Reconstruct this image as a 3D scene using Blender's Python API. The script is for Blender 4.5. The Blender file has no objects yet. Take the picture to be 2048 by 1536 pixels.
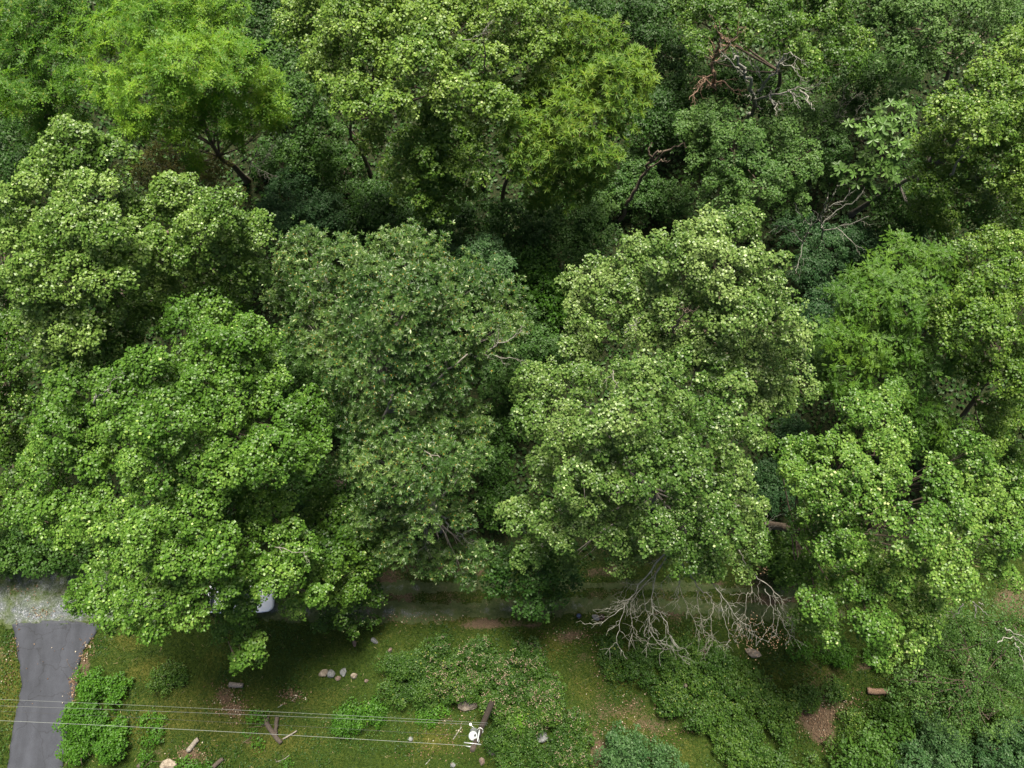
import bpy, math
import numpy as np
from mathutils import Vector

R = math.radians
sc = bpy.context.scene
col = sc.collection
rng = np.random.default_rng(11)

# ------------------------------------------------------------------ camera
CAM_H, TILT, FPX = 50.0, R(12.4), 1420.0        # 50 m up, 12.4 deg off straight down, focal length in photo pixels
cd = bpy.data.cameras.new('camera'); cam = bpy.data.objects.new('camera', cd); col.objects.link(cam)
cam.location = (0, 0, CAM_H); cam.rotation_euler = (TILT, 0, 0)
cd.sensor_width = 36.0; cd.lens = 36.0 * FPX / 2048.0
cd.clip_start = 0.5; cd.clip_end = 2000.0
sc.camera = cam

# ------------------------------------------------------------------ sky and soft sun (thin overcast)
SUN_EL, SUN_AZ = R(62), R(4)                   # azimuth clockwise from +Y
w = bpy.data.worlds.new('World'); sc.world = w; w.use_nodes = True
nt = w.node_tree; nt.nodes.clear()
sky = nt.nodes.new('ShaderNodeTexSky'); sky.sky_type = 'NISHITA'; sky.sun_disc = False
sky.sun_elevation = SUN_EL; sky.sun_rotation = SUN_AZ; sky.dust_density = 6.0; sky.air_density = 1.0; sky.ozone_density = 0.6
bg = nt.nodes.new('ShaderNodeBackground'); bg.inputs['Strength'].default_value = 0.05
wo = nt.nodes.new('ShaderNodeOutputWorld')
nt.links.new(sky.outputs[0], bg.inputs[0]); nt.links.new(bg.outputs[0], wo.inputs[0])
sd = bpy.data.lights.new('sun', 'SUN'); sd.energy = 4.6; sd.angle = R(18); sd.color = (1.0, 0.93, 0.78)
sun = bpy.data.objects.new('sun', sd); col.objects.link(sun)
sv = Vector((math.sin(SUN_AZ) * math.cos(SUN_EL), math.cos(SUN_AZ) * math.cos(SUN_EL), math.sin(SUN_EL)))
sun.rotation_euler = sv.to_track_quat('Z', 'Y').to_euler()
sc.view_settings.view_transform = 'Standard'; sc.view_settings.look = 'None'
sc.view_settings.gamma = 1.0; sc.view_settings.use_curve_mapping = False
sc.view_settings.exposure = 1.38
sc.render.engine = 'CYCLES'
sc.cycles.max_bounces = 6; sc.cycles.diffuse_bounces = 4; sc.cycles.glossy_bounces = 2; sc.cycles.transmission_bounces = 4
sc.cycles.transparent_max_bounces = 4

# ------------------------------------------------------------------ helpers
CT, ST = math.cos(TILT), math.sin(TILT)
def at(px, py, z=0.0):
    """world point at height z that the photograph shows at pixel (px, py)"""
    u = (px - 1024.0) / FPX; v = -(py - 768.0) / FPX
    d = np.array([u, v * CT + ST, v * ST - CT])
    t = (z - CAM_H) / d[2]
    return np.array([0, 0, CAM_H]) + d * t
def mpp(p):
    """metres per photo pixel at world point p"""
    q = np.asarray(p) - np.array([0, 0, CAM_H])
    return (q[2] * -CT + q[1] * ST) / FPX

def _hash(ix, iy, iz, seed):
    h = (ix * 374761393 + iy * 668265263 + iz * 2147483647 + seed * 974634777) & 0xFFFFFFFF
    h = ((h ^ (h >> 13)) * 1274126177) & 0xFFFFFFFF
    h = ((h ^ (h >> 16)) * 2246822519) & 0xFFFFFFFF
    return ((h ^ (h >> 15)) & 0xFFFFFF) / float(0xFFFFFF)
def noise(p, freq=1.0, seed=0):
    p = np.asarray(p, dtype=np.float64) * freq
    i = np.floor(p).astype(np.int64); f = p - i; f = f * f * (3 - 2 * f)
    out = 0
    for dx in (0, 1):
        for dy in (0, 1):
            for dz in (0, 1):
                wgt = (f[:, 0] if dx else 1 - f[:, 0]) * (f[:, 1] if dy else 1 - f[:, 1]) * (f[:, 2] if dz else 1 - f[:, 2])
                out = out + wgt * _hash(i[:, 0] + dx, i[:, 1] + dy, i[:, 2] + dz, seed)
    return out
def fbm(p, freq=1.0, seed=0, octaves=3):
    a, s, t = 1.0, 0.0, 0.0
    for k in range(octaves):
        s = s + a * noise(p, freq * 2 ** k, seed + k * 17); t += a; a *= 0.5
    return s / t
def n2(x, y, freq, seed=0, octaves=3):
    x = np.atleast_1d(x).astype(float); y = np.atleast_1d(y).astype(float)
    return fbm(np.stack([x.ravel(), y.ravel(), np.zeros(x.size)], 1), freq, seed, octaves).reshape(x.shape)
def hg(x, y):
    """ground height"""
    x = np.asarray(x, float); y = np.asarray(y, float)
    return (0.10 * np.sin(x * 0.21 + 1.0) + 0.08 * np.sin(y * 0.33 + x * 0.11) + 0.05 * np.sin(x * 0.63 - y * 0.4)) * 1.0
def on_ground(px, py, dz=0.0):
    p = at(px, py, 0.0); z = float(hg(p[0], p[1])); p = at(px, py, z + dz)
    return p
def unit(v):
    return v / (np.linalg.norm(v, axis=-1, keepdims=True) + 1e-9)
def in_poly(x, y, poly):
    x = np.asarray(x); y = np.asarray(y); ins = np.zeros(x.shape, bool); n = len(poly)
    for i in range(n):
        x1, y1 = poly[i]; x2, y2 = poly[(i + 1) % n]
        c = ((y1 > y) != (y2 > y)) & (x < (x2 - x1) * (y - y1) / (y2 - y1 + 1e-12) + x1)
        ins ^= c
    return ins

def tag(o, label=None, cat=None, group=None, kind=None):
    if label: o['label'] = label
    if cat: o['category'] = cat
    if group: o['group'] = group
    if kind: o['kind'] = kind
    return o
def empty(name, loc, label, cat, group=None):
    o = bpy.data.objects.new(name, None); col.objects.link(o)
    o.location = tuple(float(a) for a in loc); o.empty_display_size = 0.3
    return tag(o, label, cat, group)
def link(name, me, mat, parent=None, smooth=False):
    o = bpy.data.objects.new(name, me); col.objects.link(o)
    if mat: me.materials.append(mat)
    if parent is not None:
        o.parent = parent
        o.location = (0, 0, 0) if parent.parent else tuple(-a for a in parent.location)      # geometry is given in world coordinates
    if smooth: me.polygons.foreach_set('use_smooth', np.ones(len(me.polygons), bool))
    return o
def mesh_np(name, V, F, tint=None):
    """V (n,3); F (m,k) all faces of k corners, or a list of faces"""
    me = bpy.data.meshes.new(name)
    if isinstance(F, list):
        me.from_pydata([tuple(v) for v in V], [], F)
    else:
        V = np.ascontiguousarray(V, dtype=np.float32); F = np.ascontiguousarray(F, dtype=np.int32)
        m, k = F.shape
        me.vertices.add(len(V)); me.vertices.foreach_set('co', V.ravel())
        me.loops.add(m * k); me.loops.foreach_set('vertex_index', F.ravel())
        me.polygons.add(m); me.polygons.foreach_set('loop_start', np.arange(0, m * k, k, dtype=np.int32))
        me.update(calc_edges=True)
    if tint is not None:
        t = np.asarray(tint, dtype=np.float32)
        if t.ndim == 1:
            a = me.attributes.new('tint', 'FLOAT', 'POINT'); a.data.foreach_set('value', t)
        else:
            a = me.attributes.new('mask', 'FLOAT_COLOR', 'POINT'); a.data.foreach_set('color', t.ravel())
    return me

# ------------------------------------------------------------------ materials
def newmat(name):
    m = bpy.data.materials.new(name); m.use_nodes = True; t = m.node_tree; t.nodes.clear()
    out = t.nodes.new('ShaderNodeOutputMaterial'); return m, t, out
def ramp(t, stops, fac=None):
    r = t.nodes.new('ShaderNodeValToRGB'); e = r.color_ramp.elements
    while len(e) < len(stops): e.new(0.5)
    for i, (p, c) in enumerate(stops):
        e[i].position = p; e[i].color = (*c, 1)
    if fac is not None: t.links.new(fac, r.inputs[0])
    return r
def leaf_mat(name, dark, mid, light, pale=None, pale_at=0.93, rough=0.42, trans=0.22, spec=0.22, back=1.1):
    m, t, out = newmat(name); L = t.links.new
    a = t.nodes.new('ShaderNodeAttribute'); a.attribute_name = 'tint'
    stops = [(0.0, dark), (0.5, mid), (0.9 if pale else 1.0, light)]
    if pale: stops += [(pale_at, pale), (1.0, pale)]
    r = ramp(t, stops, a.outputs['Fac'])
    geo = t.nodes.new('ShaderNodeNewGeometry')            # undersides of leaves are paler and duller
    hs = t.nodes.new('ShaderNodeHueSaturation'); hs.inputs['Saturation'].default_value = 0.8; hs.inputs['Value'].default_value = back
    L(r.outputs[0], hs.inputs['Color'])
    mx = t.nodes.new('ShaderNodeMix'); mx.data_type = 'RGBA'
    L(geo.outputs['Backfacing'], mx.inputs[0]); L(r.outputs[0], mx.inputs[6]); L(hs.outputs[0], mx.inputs[7])
    b = t.nodes.new('ShaderNodeBsdfPrincipled'); b.inputs['Roughness'].default_value = rough
    b.inputs['Specular IOR Level'].default_value = spec
    L(mx.outputs[2], b.inputs['Base Color'])
    tr = t.nodes.new('ShaderNodeBsdfTranslucent')
    h2 = t.nodes.new('ShaderNodeHueSaturation'); h2.inputs['Hue'].default_value = 0.492; h2.inputs['Saturation'].default_value = 1.15; h2.inputs['Value'].default_value = 1.7
    L(r.outputs[0], h2.inputs['Color']); L(h2.outputs[0], tr.inputs[0])
    ms = t.nodes.new('ShaderNodeMixShader'); ms.inputs[0].default_value = trans
    L(b.outputs[0], ms.inputs[1]); L(tr.outputs[0], ms.inputs[2]); L(ms.outputs[0], out.inputs[0])
    return m
def simple(name, c, rough=0.8, metal=0.0, var=0.25, scale=6.0, bump=0.0, c2=None, stretch=None, spec=0.4):
    m, t, out = newmat(name); L = t.links.new
    tc = t.nodes.new('ShaderNodeNewGeometry'); src = tc.outputs['Position']
    if stretch:
        mp = t.nodes.new('ShaderNodeMapping'); mp.inputs['Scale'].default_value = stretch
        L(src, mp.inputs[0]); src = mp.outputs[0]
    n = t.nodes.new('ShaderNodeTexNoise'); n.inputs['Scale'].default_value = scale; n.inputs['Detail'].default_value = 5; n.inputs['Roughness'].default_value = 0.65
    L(src, n.inputs['Vector'])
    c2 = c2 or tuple(min(1, a * (1 + var)) for a in c); c1 = tuple(a * (1 - var) for a in c)
    r = ramp(t, [(0.3, c1), (0.7, c2)], n.outputs['Fac'])
    b = t.nodes.new('ShaderNodeBsdfPrincipled'); b.inputs['Roughness'].default_value = rough; b.inputs['Metallic'].default_value = metal
    b.inputs['Specular IOR Level'].default_value = spec
    L(r.outputs[0], b.inputs['Base Color'])
    if bump:
        bp = t.nodes.new('ShaderNodeBump'); bp.inputs['Strength'].default_value = bump; bp.inputs['Distance'].default_value = 0.03
        L(n.outputs['Fac'], bp.inputs['Height']); L(bp.outputs[0], b.inputs['Normal'])
    L(b.outputs[0], out.inputs[0]); return m

M = {}
M['tulip'] = leaf_mat('tulip_leaf', (.012, .040, .004), (.056, .128, .014), (.160, .262, .048), (.24, .34, .08), .985, rough=.38)
M['tulip_pale'] = leaf_mat('pale_tulip_leaf', (.011, .038, .006), (.060, .122, .016), (.178, .262, .062), (.34, .43, .20), .965, rough=.36)
M['yellow_green'] = leaf_mat('yellow_green_leaf', (.011, .040, .005), (.058, .130, .017), (.172, .262, .055), (.40, .46, .20), .965, rough=.36)
M['silver'] = leaf_mat('silver_leaf', (.010, .036, .007), (.056, .113, .019), (.178, .250, .074), (.34, .43, .20), .94, rough=.34)
M['maple'] = leaf_mat('maple_leaf', (.010, .038, .005), (.056, .118, .012), (.160, .240, .040), (.30, .37, .14), .985, rough=.42)
M['feather_bright'] = leaf_mat('bright_feathery_leaf', (.014, .056, .004), (.066, .160, .010), (.180, .300, .022), rough=.5, trans=.33)
M['feather_olive'] = leaf_mat('olive_feathery_leaf', (.016, .050, .004), (.056, .122, .009), (.135, .215, .018), rough=.5)
M['feather_dark'] = leaf_mat('deep_green_feathery_leaf', (.016, .052, .005), (.046, .110, .010), (.105, .190, .016), rough=.5)
M['lance'] = leaf_mat('lance_leaf', (.012, .038, .008), (.038, .084, .017), (.100, .160, .040), (.30, .36, .18), .98, rough=.33)
M['muted'] = leaf_mat('muted_leaf', (.012, .042, .008), (.038, .090, .016), (.085, .155, .032), rough=.5)
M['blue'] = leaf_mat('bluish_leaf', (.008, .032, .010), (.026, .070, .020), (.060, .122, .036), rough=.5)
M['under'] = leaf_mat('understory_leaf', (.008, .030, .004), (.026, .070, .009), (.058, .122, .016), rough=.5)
M['bigleaf'] = leaf_mat('large_leaf', (.045, .100, .025), (.080, .155, .035), (.120, .205, .050), rough=.38)
M['bramble'] = leaf_mat('bramble_leaf', (.009, .030, .004), (.028, .070, .008), (.080, .140, .018), (.16, .20, .04), .97, rough=.5)
M['weed'] = leaf_mat('weed_leaf', (.018, .060, .004), (.044, .122, .008), (.095, .190, .016), rough=.5)
M['grass'] = leaf_mat('grass_blade', (.012, .032, .003), (.034, .064, .005), (.088, .098, .014), (.26, .22, .11), .97, rough=.6, spec=.25)
M['rust'] = leaf_mat('rusty_olive_leaf', (.050, .065, .015), (.090, .105, .020), (.160, .120, .030), rough=.5)
M['orange'] = leaf_mat('orange_leafstalk', (.12, .11, .02), (.20, .15, .025), (.28, .17, .025), rough=.6)
M['stalk'] = leaf_mat('yellow_leafstalk', (.14, .17, .02), (.20, .22, .03), (.25, .26, .04), rough=.6)
M['flower'] = leaf_mat('pinkish_seed_head', (.13, .095, .06), (.22, .16, .115), (.36, .28, .22), rough=.7)
M['litter'] = leaf_mat('fallen_leaf', (.07, .042, .026), (.13, .082, .05), (.22, .155, .10), (.40, .36, .28), .96, rough=.8, trans=.1)
M['bark'] = simple('bark', (.105, .080, .060), .9, var=.45, scale=9, bump=.6, stretch=(1, 1, .3))
M['bark_grey'] = simple('grey_bark', (.16, .145, .125), .9, var=.4, scale=8, bump=.6, stretch=(1, 1, .3))
M['dead'] = simple('lichened_dead_wood', (.11, .095, .075), .9, var=.45, scale=5, bump=.4, c2=(.24, .24, .20))
M['dead_pale'] = simple('bleached_dead_wood', (.13, .12, .10), .9, var=.4, scale=4, bump=.3, c2=(.30, .30, .26))
M['log'] = simple('weathered_log', (.14, .12, .10), .95, var=.5, scale=14, bump=.8, c2=(.30, .27, .23))
M['log_brown'] = simple('brown_log', (.20, .13, .09), .95, var=.4, scale=14, bump=.8)
M['log_dark'] = simple('dark_log', (.065, .052, .042), .95, var=.5, scale=14, bump=.8)
M['rock_grey'] = simple('grey_rock', (.12, .125, .13), .95, var=.5, scale=5, bump=.9, c2=(.20, .21, .21))
M['rock_tan'] = simple('tan_rock', (.16, .125, .09), .95, var=.5, scale=5, bump=.9, c2=(.29, .25, .20))
M['rock_brown'] = simple('brown_rock', (.10, .07, .056), .95, var=.4, scale=7, bump=.9, c2=(.19, .145, .12))
M['pole'] = simple('creosoted_pole', (.040, .030, .025), .85, var=.35, scale=6, bump=.4, stretch=(3, 3, .4))
M['galv'] = simple('galvanised_steel', (.45, .47, .48), .45, metal=.6, var=.12, scale=20)
M['white_paint'] = simple('white_enamel', (.34, .38, .39), .5, var=.10, scale=5, spec=.5)
M['porcelain'] = simple('white_porcelain', (.75, .73, .70), .2, var=.05, scale=5)
M['wire'] = simple('bare_wire', (.20, .22, .21), .6, metal=.0, var=.1, scale=2)
M['cable'] = simple('grey_cable', (.12, .13, .13), .5, var=.1, scale=2)
M['cable_dark'] = simple('black_cable', (.03, .03, .03), .5, var=.1, scale=2)

# ---- ground surface materials
def ground_mat():
    m, t, out = newmat('ground_soil_and_moss'); L = t.links.new
    pos = t.nodes.new('ShaderNodeNewGeometry')
    at_ = t.nodes.new('ShaderNodeAttribute'); at_.attribute_name = 'mask'
    sp = t.nodes.new('ShaderNodeSeparateColor'); L(at_.outputs['Color'], sp.inputs[0])
    def nz(scale, det=6, rg=.7):
        n = t.nodes.new('ShaderNodeTexNoise'); n.inputs['Scale'].default_value = scale; n.inputs['Detail'].default_value = det
        n.inputs['Roughness'].default_value = rg; L(pos.outputs['Position'], n.inputs['Vector']); return n
    na, nb, nc = nz(1.3), nz(9.0), nz(38.0, 3)
    green = ramp(t, [(.30, (.009, .020, .003)), (.5, (.022, .040, .005)), (.72, (.046, .062, .008))], nb.outputs['Fac'])
    yel = ramp(t, [(.3, (.024, .036, .005)), (.5, (.050, .058, .009)), (.72, (.095, .085, .025))], nb.outputs['Fac'])
    dirt = ramp(t, [(.3, (.036, .026, .016)), (.5, (.078, .055, .035)), (.72, (.16, .118, .082))], nc.outputs['Fac'])
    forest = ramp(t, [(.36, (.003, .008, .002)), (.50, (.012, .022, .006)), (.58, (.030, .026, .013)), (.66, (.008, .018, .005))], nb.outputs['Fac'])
    def mix(fac, a, b):
        x = t.nodes.new('ShaderNodeMix'); x.data_type = 'RGBA'; L(fac, x.inputs[0]); L(a, x.inputs[6]); L(b, x.inputs[7]); return x.outputs[2]
    def sharpen(ch, nn, lo=.35, hi=.65):
        ad = t.nodes.new('ShaderNodeMath'); ad.operation = 'MULTIPLY_ADD'; ad.inputs[1].default_value = 1.5; ad.inputs[2].default_value = -.75
        L(nn.outputs['Fac'], ad.inputs[0]); a2 = t.nodes.new('ShaderNodeMath'); a2.operation = 'ADD'; L(ad.outputs[0], a2.inputs[0]); L(ch, a2.inputs[1])
        mr = t.nodes.new('ShaderNodeMapRange'); mr.inputs[1].default_value = lo; mr.inputs[2].default_value = hi; L(a2.outputs[0], mr.inputs[0]); return mr.outputs[0]
    c = mix(sharpen(sp.outputs[1], nb, .3, .75), green.outputs[0], yel.outputs[0])
    c = mix(sharpen(sp.outputs[0], nb), c, dirt.outputs[0])
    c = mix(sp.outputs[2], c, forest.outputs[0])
    b = t.nodes.new('ShaderNodeBsdfPrincipled'); b.inputs['Roughness'].default_value = .95; b.inputs['Specular IOR Level'].default_value = .15
    L(c, b.inputs['Base Color'])
    bp = t.nodes.new('ShaderNodeBump'); bp.inputs['Strength'].default_value = .8; bp.inputs['Distance'].default_value = .06
    L(nb.outputs['Fac'], bp.inputs['Height']); L(bp.outputs[0], b.inputs['Normal']); L(b.outputs[0], out.inputs[0]); return m
def gravel_mat():
    m, t, out = newmat('bluish_gravel'); L = t.links.new
    pos = t.nodes.new('ShaderNodeNewGeometry')
    v = t.nodes.new('ShaderNodeTexVoronoi'); v.inputs['Scale'].default_value = 17; L(pos.outputs['Position'], v.inputs['Vector'])
    s = t.nodes.new('ShaderNodeSeparateColor'); L(v.outputs['Color'], s.inputs[0])
    stone = ramp(t, [(.0, (.045, .052, .060)), (.5, (.078, .090, .102)), (.85, (.125, .138, .152)), (1., (.24, .25, .27))], s.outputs[0])
    n = t.nodes.new('ShaderNodeTexNoise'); n.inputs['Scale'].default_value = 2.6; n.inputs['Detail'].default_value = 8; n.inputs['Roughness'].default_value = .75
    L(pos.outputs['Position'], n.inputs['Vector'])
    at_ = t.nodes.new('ShaderNodeAttribute'); at_.attribute_name = 'mask'
    sp = t.nodes.new('ShaderNodeSeparateColor'); L(at_.outputs['Color'], sp.inputs[0])
    fill = ramp(t, [(.3, (.020, .042, .006)), (.55, (.046, .062, .016)), (.75, (.095, .080, .044))], n.outputs['Fac'])
    a = t.nodes.new('ShaderNodeMath'); a.operation = 'ADD'; L(n.outputs['Fac'], a.inputs[0]); L(sp.outputs[0], a.inputs[1])
    mr = t.nodes.new('ShaderNodeMapRange'); mr.inputs[1].default_value = .78; mr.inputs[2].default_value = 1.22; L(a.outputs[0], mr.inputs[0])
    x = t.nodes.new('ShaderNodeMix'); x.data_type = 'RGBA'; L(mr.outputs[0], x.inputs[0]); L(fill.outputs[0], x.inputs[6]); L(stone.outputs[0], x.inputs[7])
    b = t.nodes.new('ShaderNodeBsdfPrincipled'); b.inputs['Roughness'].default_value = .9; L(x.outputs[2], b.inputs['Base Color'])
    bp = t.nodes.new('ShaderNodeBump'); bp.inputs['Strength'].default_value = .7; bp.inputs['Distance'].default_value = .03
    L(v.outputs['Distance'], bp.inputs['Height']); L(bp.outputs[0], b.inputs['Normal']); L(b.outputs[0], out.inputs[0]); return m
def asphalt_mat():
    m, t, out = newmat('asphalt'); L = t.links.new
    pos = t.nodes.new('ShaderNodeNewGeometry')
    def nz(scale, det, stretch=None):
        src = pos.outputs['Position']
        if stretch:
            mp = t.nodes.new('ShaderNodeMapping'); mp.inputs['Scale'].default_value = stretch; mp.inputs['Rotation'].default_value = (0, 0, .12); L(src, mp.inputs[0]); src = mp.outputs[0]
        n = t.nodes.new('ShaderNodeTexNoise'); n.inputs['Scale'].default_value = scale; n.inputs['Detail'].default_value = det; L(src, n.inputs['Vector']); return n
    a = nz(.8, 4, (1.6, .35, 1)); g = nz(60, 2); c = nz(1.9, 6)
    r1 = ramp(t, [(.33, (.022, .025, .033)), (.67, (.036, .040, .052))], a.outputs['Fac'])
    r2 = ramp(t, [(.3, (.62, .62, .62)), (.7, (1.38, 1.38, 1.38))], g.outputs['Fac'])
    r3 = ramp(t, [(.36, (.88, .88, .90)), (.66, (1.06, 1.06, 1.06))], c.outputs['Fac'])
    def mul(p, q):
        x = t.nodes.new('ShaderNodeMix'); x.data_type = 'RGBA'; x.blend_type = 'MULTIPLY'; x.inputs[0].default_value = 1; L(p, x.inputs[6]); L(q, x.inputs[7]); return x.outputs[2]
    v = t.nodes.new('ShaderNodeTexVoronoi'); v.feature = 'DISTANCE_TO_EDGE'; v.inputs['Scale'].default_value = .42
    wv = t.nodes.new('ShaderNodeVectorMath'); wv.operation = 'MULTIPLY_ADD'; wv.inputs[1].default_value = (.9, .9, .9)
    L(c.outputs['Color'], wv.inputs[0]); L(pos.outputs['Position'], wv.inputs[2]); L(wv.outputs[0], v.inputs['Vector'])
    r4 = ramp(t, [(.0, (.55, .55, .55)), (.018, (1., 1., 1.))], v.outputs['Distance'])
    cc = mul(mul(mul(r1.outputs[0], r2.outputs[0]), r3.outputs[0]), r4.outputs[0])
    b = t.nodes.new('ShaderNodeBsdfPrincipled'); b.inputs['Roughness'].default_value = .85; L(cc, b.inputs['Base Color'])
    bp = t.nodes.new('ShaderNodeBump'); bp.inputs['Strength'].default_value = .3; bp.inputs['Distance'].default_value = .01
    L(g.outputs['Fac'], bp.inputs['Height']); L(bp.outputs[0], b.inputs['Normal']); L(b.outputs[0], out.inputs[0]); return m
M['ground'] = ground_mat(); M['gravel'] = gravel_mat(); M['asphalt'] = asphalt_mat()

# ------------------------------------------------------------------ ground, lane, driveway
def P2(pts):
    """photo outline -> ground outline"""
    return [tuple(at(x, y, 0)[:2]) for x, y in pts]
DRIVE_L = [(28, 1247), (36, 1290), (43, 1330), (45, 1370), (38, 1405), (26, 1450), (18, 1500), (14, 1545), (8, 1640), (0, 1800)]
DRIVE_R = [(205, 1248), (190, 1274), (168, 1300), (160, 1335), (155, 1362), (148, 1392), (141, 1422), (137, 1452), (130, 1500), (124, 1545), (118, 1640), (112, 1800)]
DRIVE = P2(DRIVE_L + DRIVE_R[::-1])
def sdist(x, y, px, py, rx, ry):
    """soft elliptic blob, centre and radii in photo pixels"""
    c = at(px, py, 0); k = mpp(c)
    return np.clip(1.15 - np.sqrt(((x - c[0]) / (rx * k)) ** 2 + ((y - c[1]) / (ry * k)) ** 2), 0, 1)
DIRT = [(455, 1390, 34, 26, 1.3), (470, 1418, 30, 20, 1.2), (585, 1388, 28, 16, .9), (610, 1412, 14, 8, .8), (552, 1412, 14, 8, .7), (380, 1510, 60, 22, .9), (320, 1505, 34, 18, 1.0), (490, 1480, 30, 16, .6),
        (1630, 1430, 52, 30, 1.3), (1650, 1470, 22, 30, .9), (1570, 1405, 26, 14, .8), (1690, 1410, 30, 24, .8), (1150, 1270, 60, 22, .8), (1170, 1310, 22, 40, .7), (1240, 1420, 90, 40, .5), (1150, 1330, 30, 60, .45), (1190, 1400, 40, 60, .45),
        (1190, 1500, 22, 60, .8), (1300, 1450, 70, 30, .45), (860, 1395, 24, 16, .9), (900, 1440, 60, 30, .6), (960, 1490, 40, 20, .7), (690, 1380, 30, 14, .7), (820, 1470, 60, 20, .5), (100, 1128, 60, 14, 1.1),
        (10, 1300, 26, 44, .8), (30, 1250, 20, 20, .8), (163, 1345, 18, 46, 1.2), (1060, 1300, 24, 14, .8), (600, 1243, 44, 10, 1.1), (1020, 1245, 160, 12, .8), (820, 1236, 90, 10, .9), (1195, 1240, 40, 12, .7), (1070, 1140, 400, 24, .8),
        (1400, 1170, 190, 10, .7), (1400, 1218, 190, 10, .7), (1630, 1390, 200, 60, .30), (930, 1515, 60, 30, .6), (680, 968, 26, 20, 1.2), (1740, 1330, 30, 14, .8)]
YEL = [(310, 1340, 70, 36, 1.0), (20, 1380, 40, 120, 1.0), (330, 1440, 160, 50, .7), (560, 1480, 170, 50, .7), (1350, 1420, 160, 60, .25), (1250, 1340, 60, 80, .7), (900, 1240, 250, 26, .6), (260, 1280, 70, 24, .8),
       (650, 1400, 60, 40, .6), (870, 1480, 70, 40, .8), (1380, 1500, 100, 60, .4), (1650, 1340, 80, 30, .6), (1420, 1195, 250, 16, .5), (900, 1190, 200, 14, .45), (420, 1430, 260, 110, .65), (1120, 1290, 60, 40, .6), (1180, 1360, 60, 60, .6), (1260, 1440, 80, 50, .6)]
def masks(x, y):
    nz = n2(x, y, .8, 5) - .5
    d = np.zeros_like(x); g = np.full_like(x, .22)
    for a in DIRT: d = np.maximum(d, a[4] * sdist(x + nz * 1.2, y + nz * .8, *a[:4]))
    for a in YEL: g = np.maximum(g, a[4] * sdist(x + nz * 1.5, y + nz, *a[:4]))
    yc = at(1024, 1200, 0)[1]; lane = np.exp(-((y - yc) / 1.5) ** 2) * .42
    d = np.clip(np.maximum(d, lane) + (n2(x, y, .35, 9) - .60) * 1.3 + (n2(x, y, 1.7, 19) - .5) * .5, 0, 1)
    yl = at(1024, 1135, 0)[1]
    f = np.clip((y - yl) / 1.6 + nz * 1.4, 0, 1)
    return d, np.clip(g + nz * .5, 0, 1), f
xs = np.concatenate([-np.geomspace(500, 47, 26), np.arange(-45, 45.1, .3), np.geomspace(47, 500, 26)])
ys = np.concatenate([-np.geomspace(500, 22, 20), np.arange(-20, 5.1, .3), np.arange(6, 60, 1.2), np.geomspace(62, 500, 18)])
X, Y = np.meshgrid(xs, ys); V = np.stack([X, Y, hg(X, Y)], -1).reshape(-1, 3)
def grid_faces(ny, nx):
    i = np.arange(ny * nx).reshape(ny, nx)
    return np.stack([i[:-1, :-1], i[:-1, 1:], i[1:, 1:], i[1:, :-1]], -1).reshape(-1, 4)
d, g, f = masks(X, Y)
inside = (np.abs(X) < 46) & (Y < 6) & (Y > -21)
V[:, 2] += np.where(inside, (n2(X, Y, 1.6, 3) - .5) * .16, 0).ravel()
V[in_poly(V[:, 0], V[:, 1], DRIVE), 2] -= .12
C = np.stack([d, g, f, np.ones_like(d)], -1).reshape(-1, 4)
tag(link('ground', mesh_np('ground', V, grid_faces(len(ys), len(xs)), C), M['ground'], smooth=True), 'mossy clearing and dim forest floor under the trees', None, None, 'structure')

def lane_mask(x, y):
    """how much gravel shows: broad at the left, two worn ruts further right"""
    ya, yb, yc = at(1024, 1178, 0)[1], at(1024, 1218, 0)[1], at(1024, 1196, 0)[1]
    bend = .25 * np.sin(x * .22)
    xl = at(330, 1196, 0)[0]
    yu = ya + np.where(x > 3, -.0, .35)
    rut = np.maximum(np.exp(-((y - yu - bend) / .45) ** 2) * .66, np.exp(-((y - yb - bend) / .75) ** 2) * .76)
    broad = np.clip(1.25 - np.abs((y - yc - .1) / 2.05) ** 3, 0, 1) * .80
    k = np.clip((xl + 3 - x) / 5, 0, 1)
    s = rut * (1 - k) + broad * k
    s = s - .10 * (1 - k) + (n2(x, y, .38, 31) - .5) * .55 + (n2(x, y, 2.6, 33, 2) - .5) * .45
    xe = at(1640, 1196, 0)[0]
    return s - np.clip((x - xe) / 4, 0, 1)
st = .12
gx = np.arange(-46, 30, st); gy = np.arange(-8.2, -.4, st); GX, GY = np.meshgrid(gx, gy)
LM = lane_mask(GX, GY); keep = LM > .30
F = grid_faces(len(gy), len(gx)); kc = keep.ravel()[F].sum(1) >= 3
F = F[kc]
F = F[~in_poly(GX.ravel()[F[:, 0]], GY.ravel()[F[:, 0]], DRIVE)]
used = np.unique(F); remap = np.zeros(GX.size, int); remap[used] = np.arange(len(used))
GV = np.stack([GX, GY, hg(GX, GY) + (n2(GX, GY, 1.6, 3) - .5) * .16 + .03], -1).reshape(-1, 3)[used]
GV[:, :2] += (rng.random((len(GV), 2)) - .5) * .10
GC = np.stack([LM.ravel()[used] - .28 - .13 * np.clip((GX.ravel()[used] - at(330, 1196, 0)[0]) / 4, 0, 1), LM.ravel()[used], LM.ravel()[used], np.ones(len(used))], -1)
tag(link('gravel_lane', mesh_np('gravel_lane', GV, remap[F], GC), M['gravel'], smooth=True), 'bluish gravel lane, broad at left and two worn ruts further right', None, None, 'structure')

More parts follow.
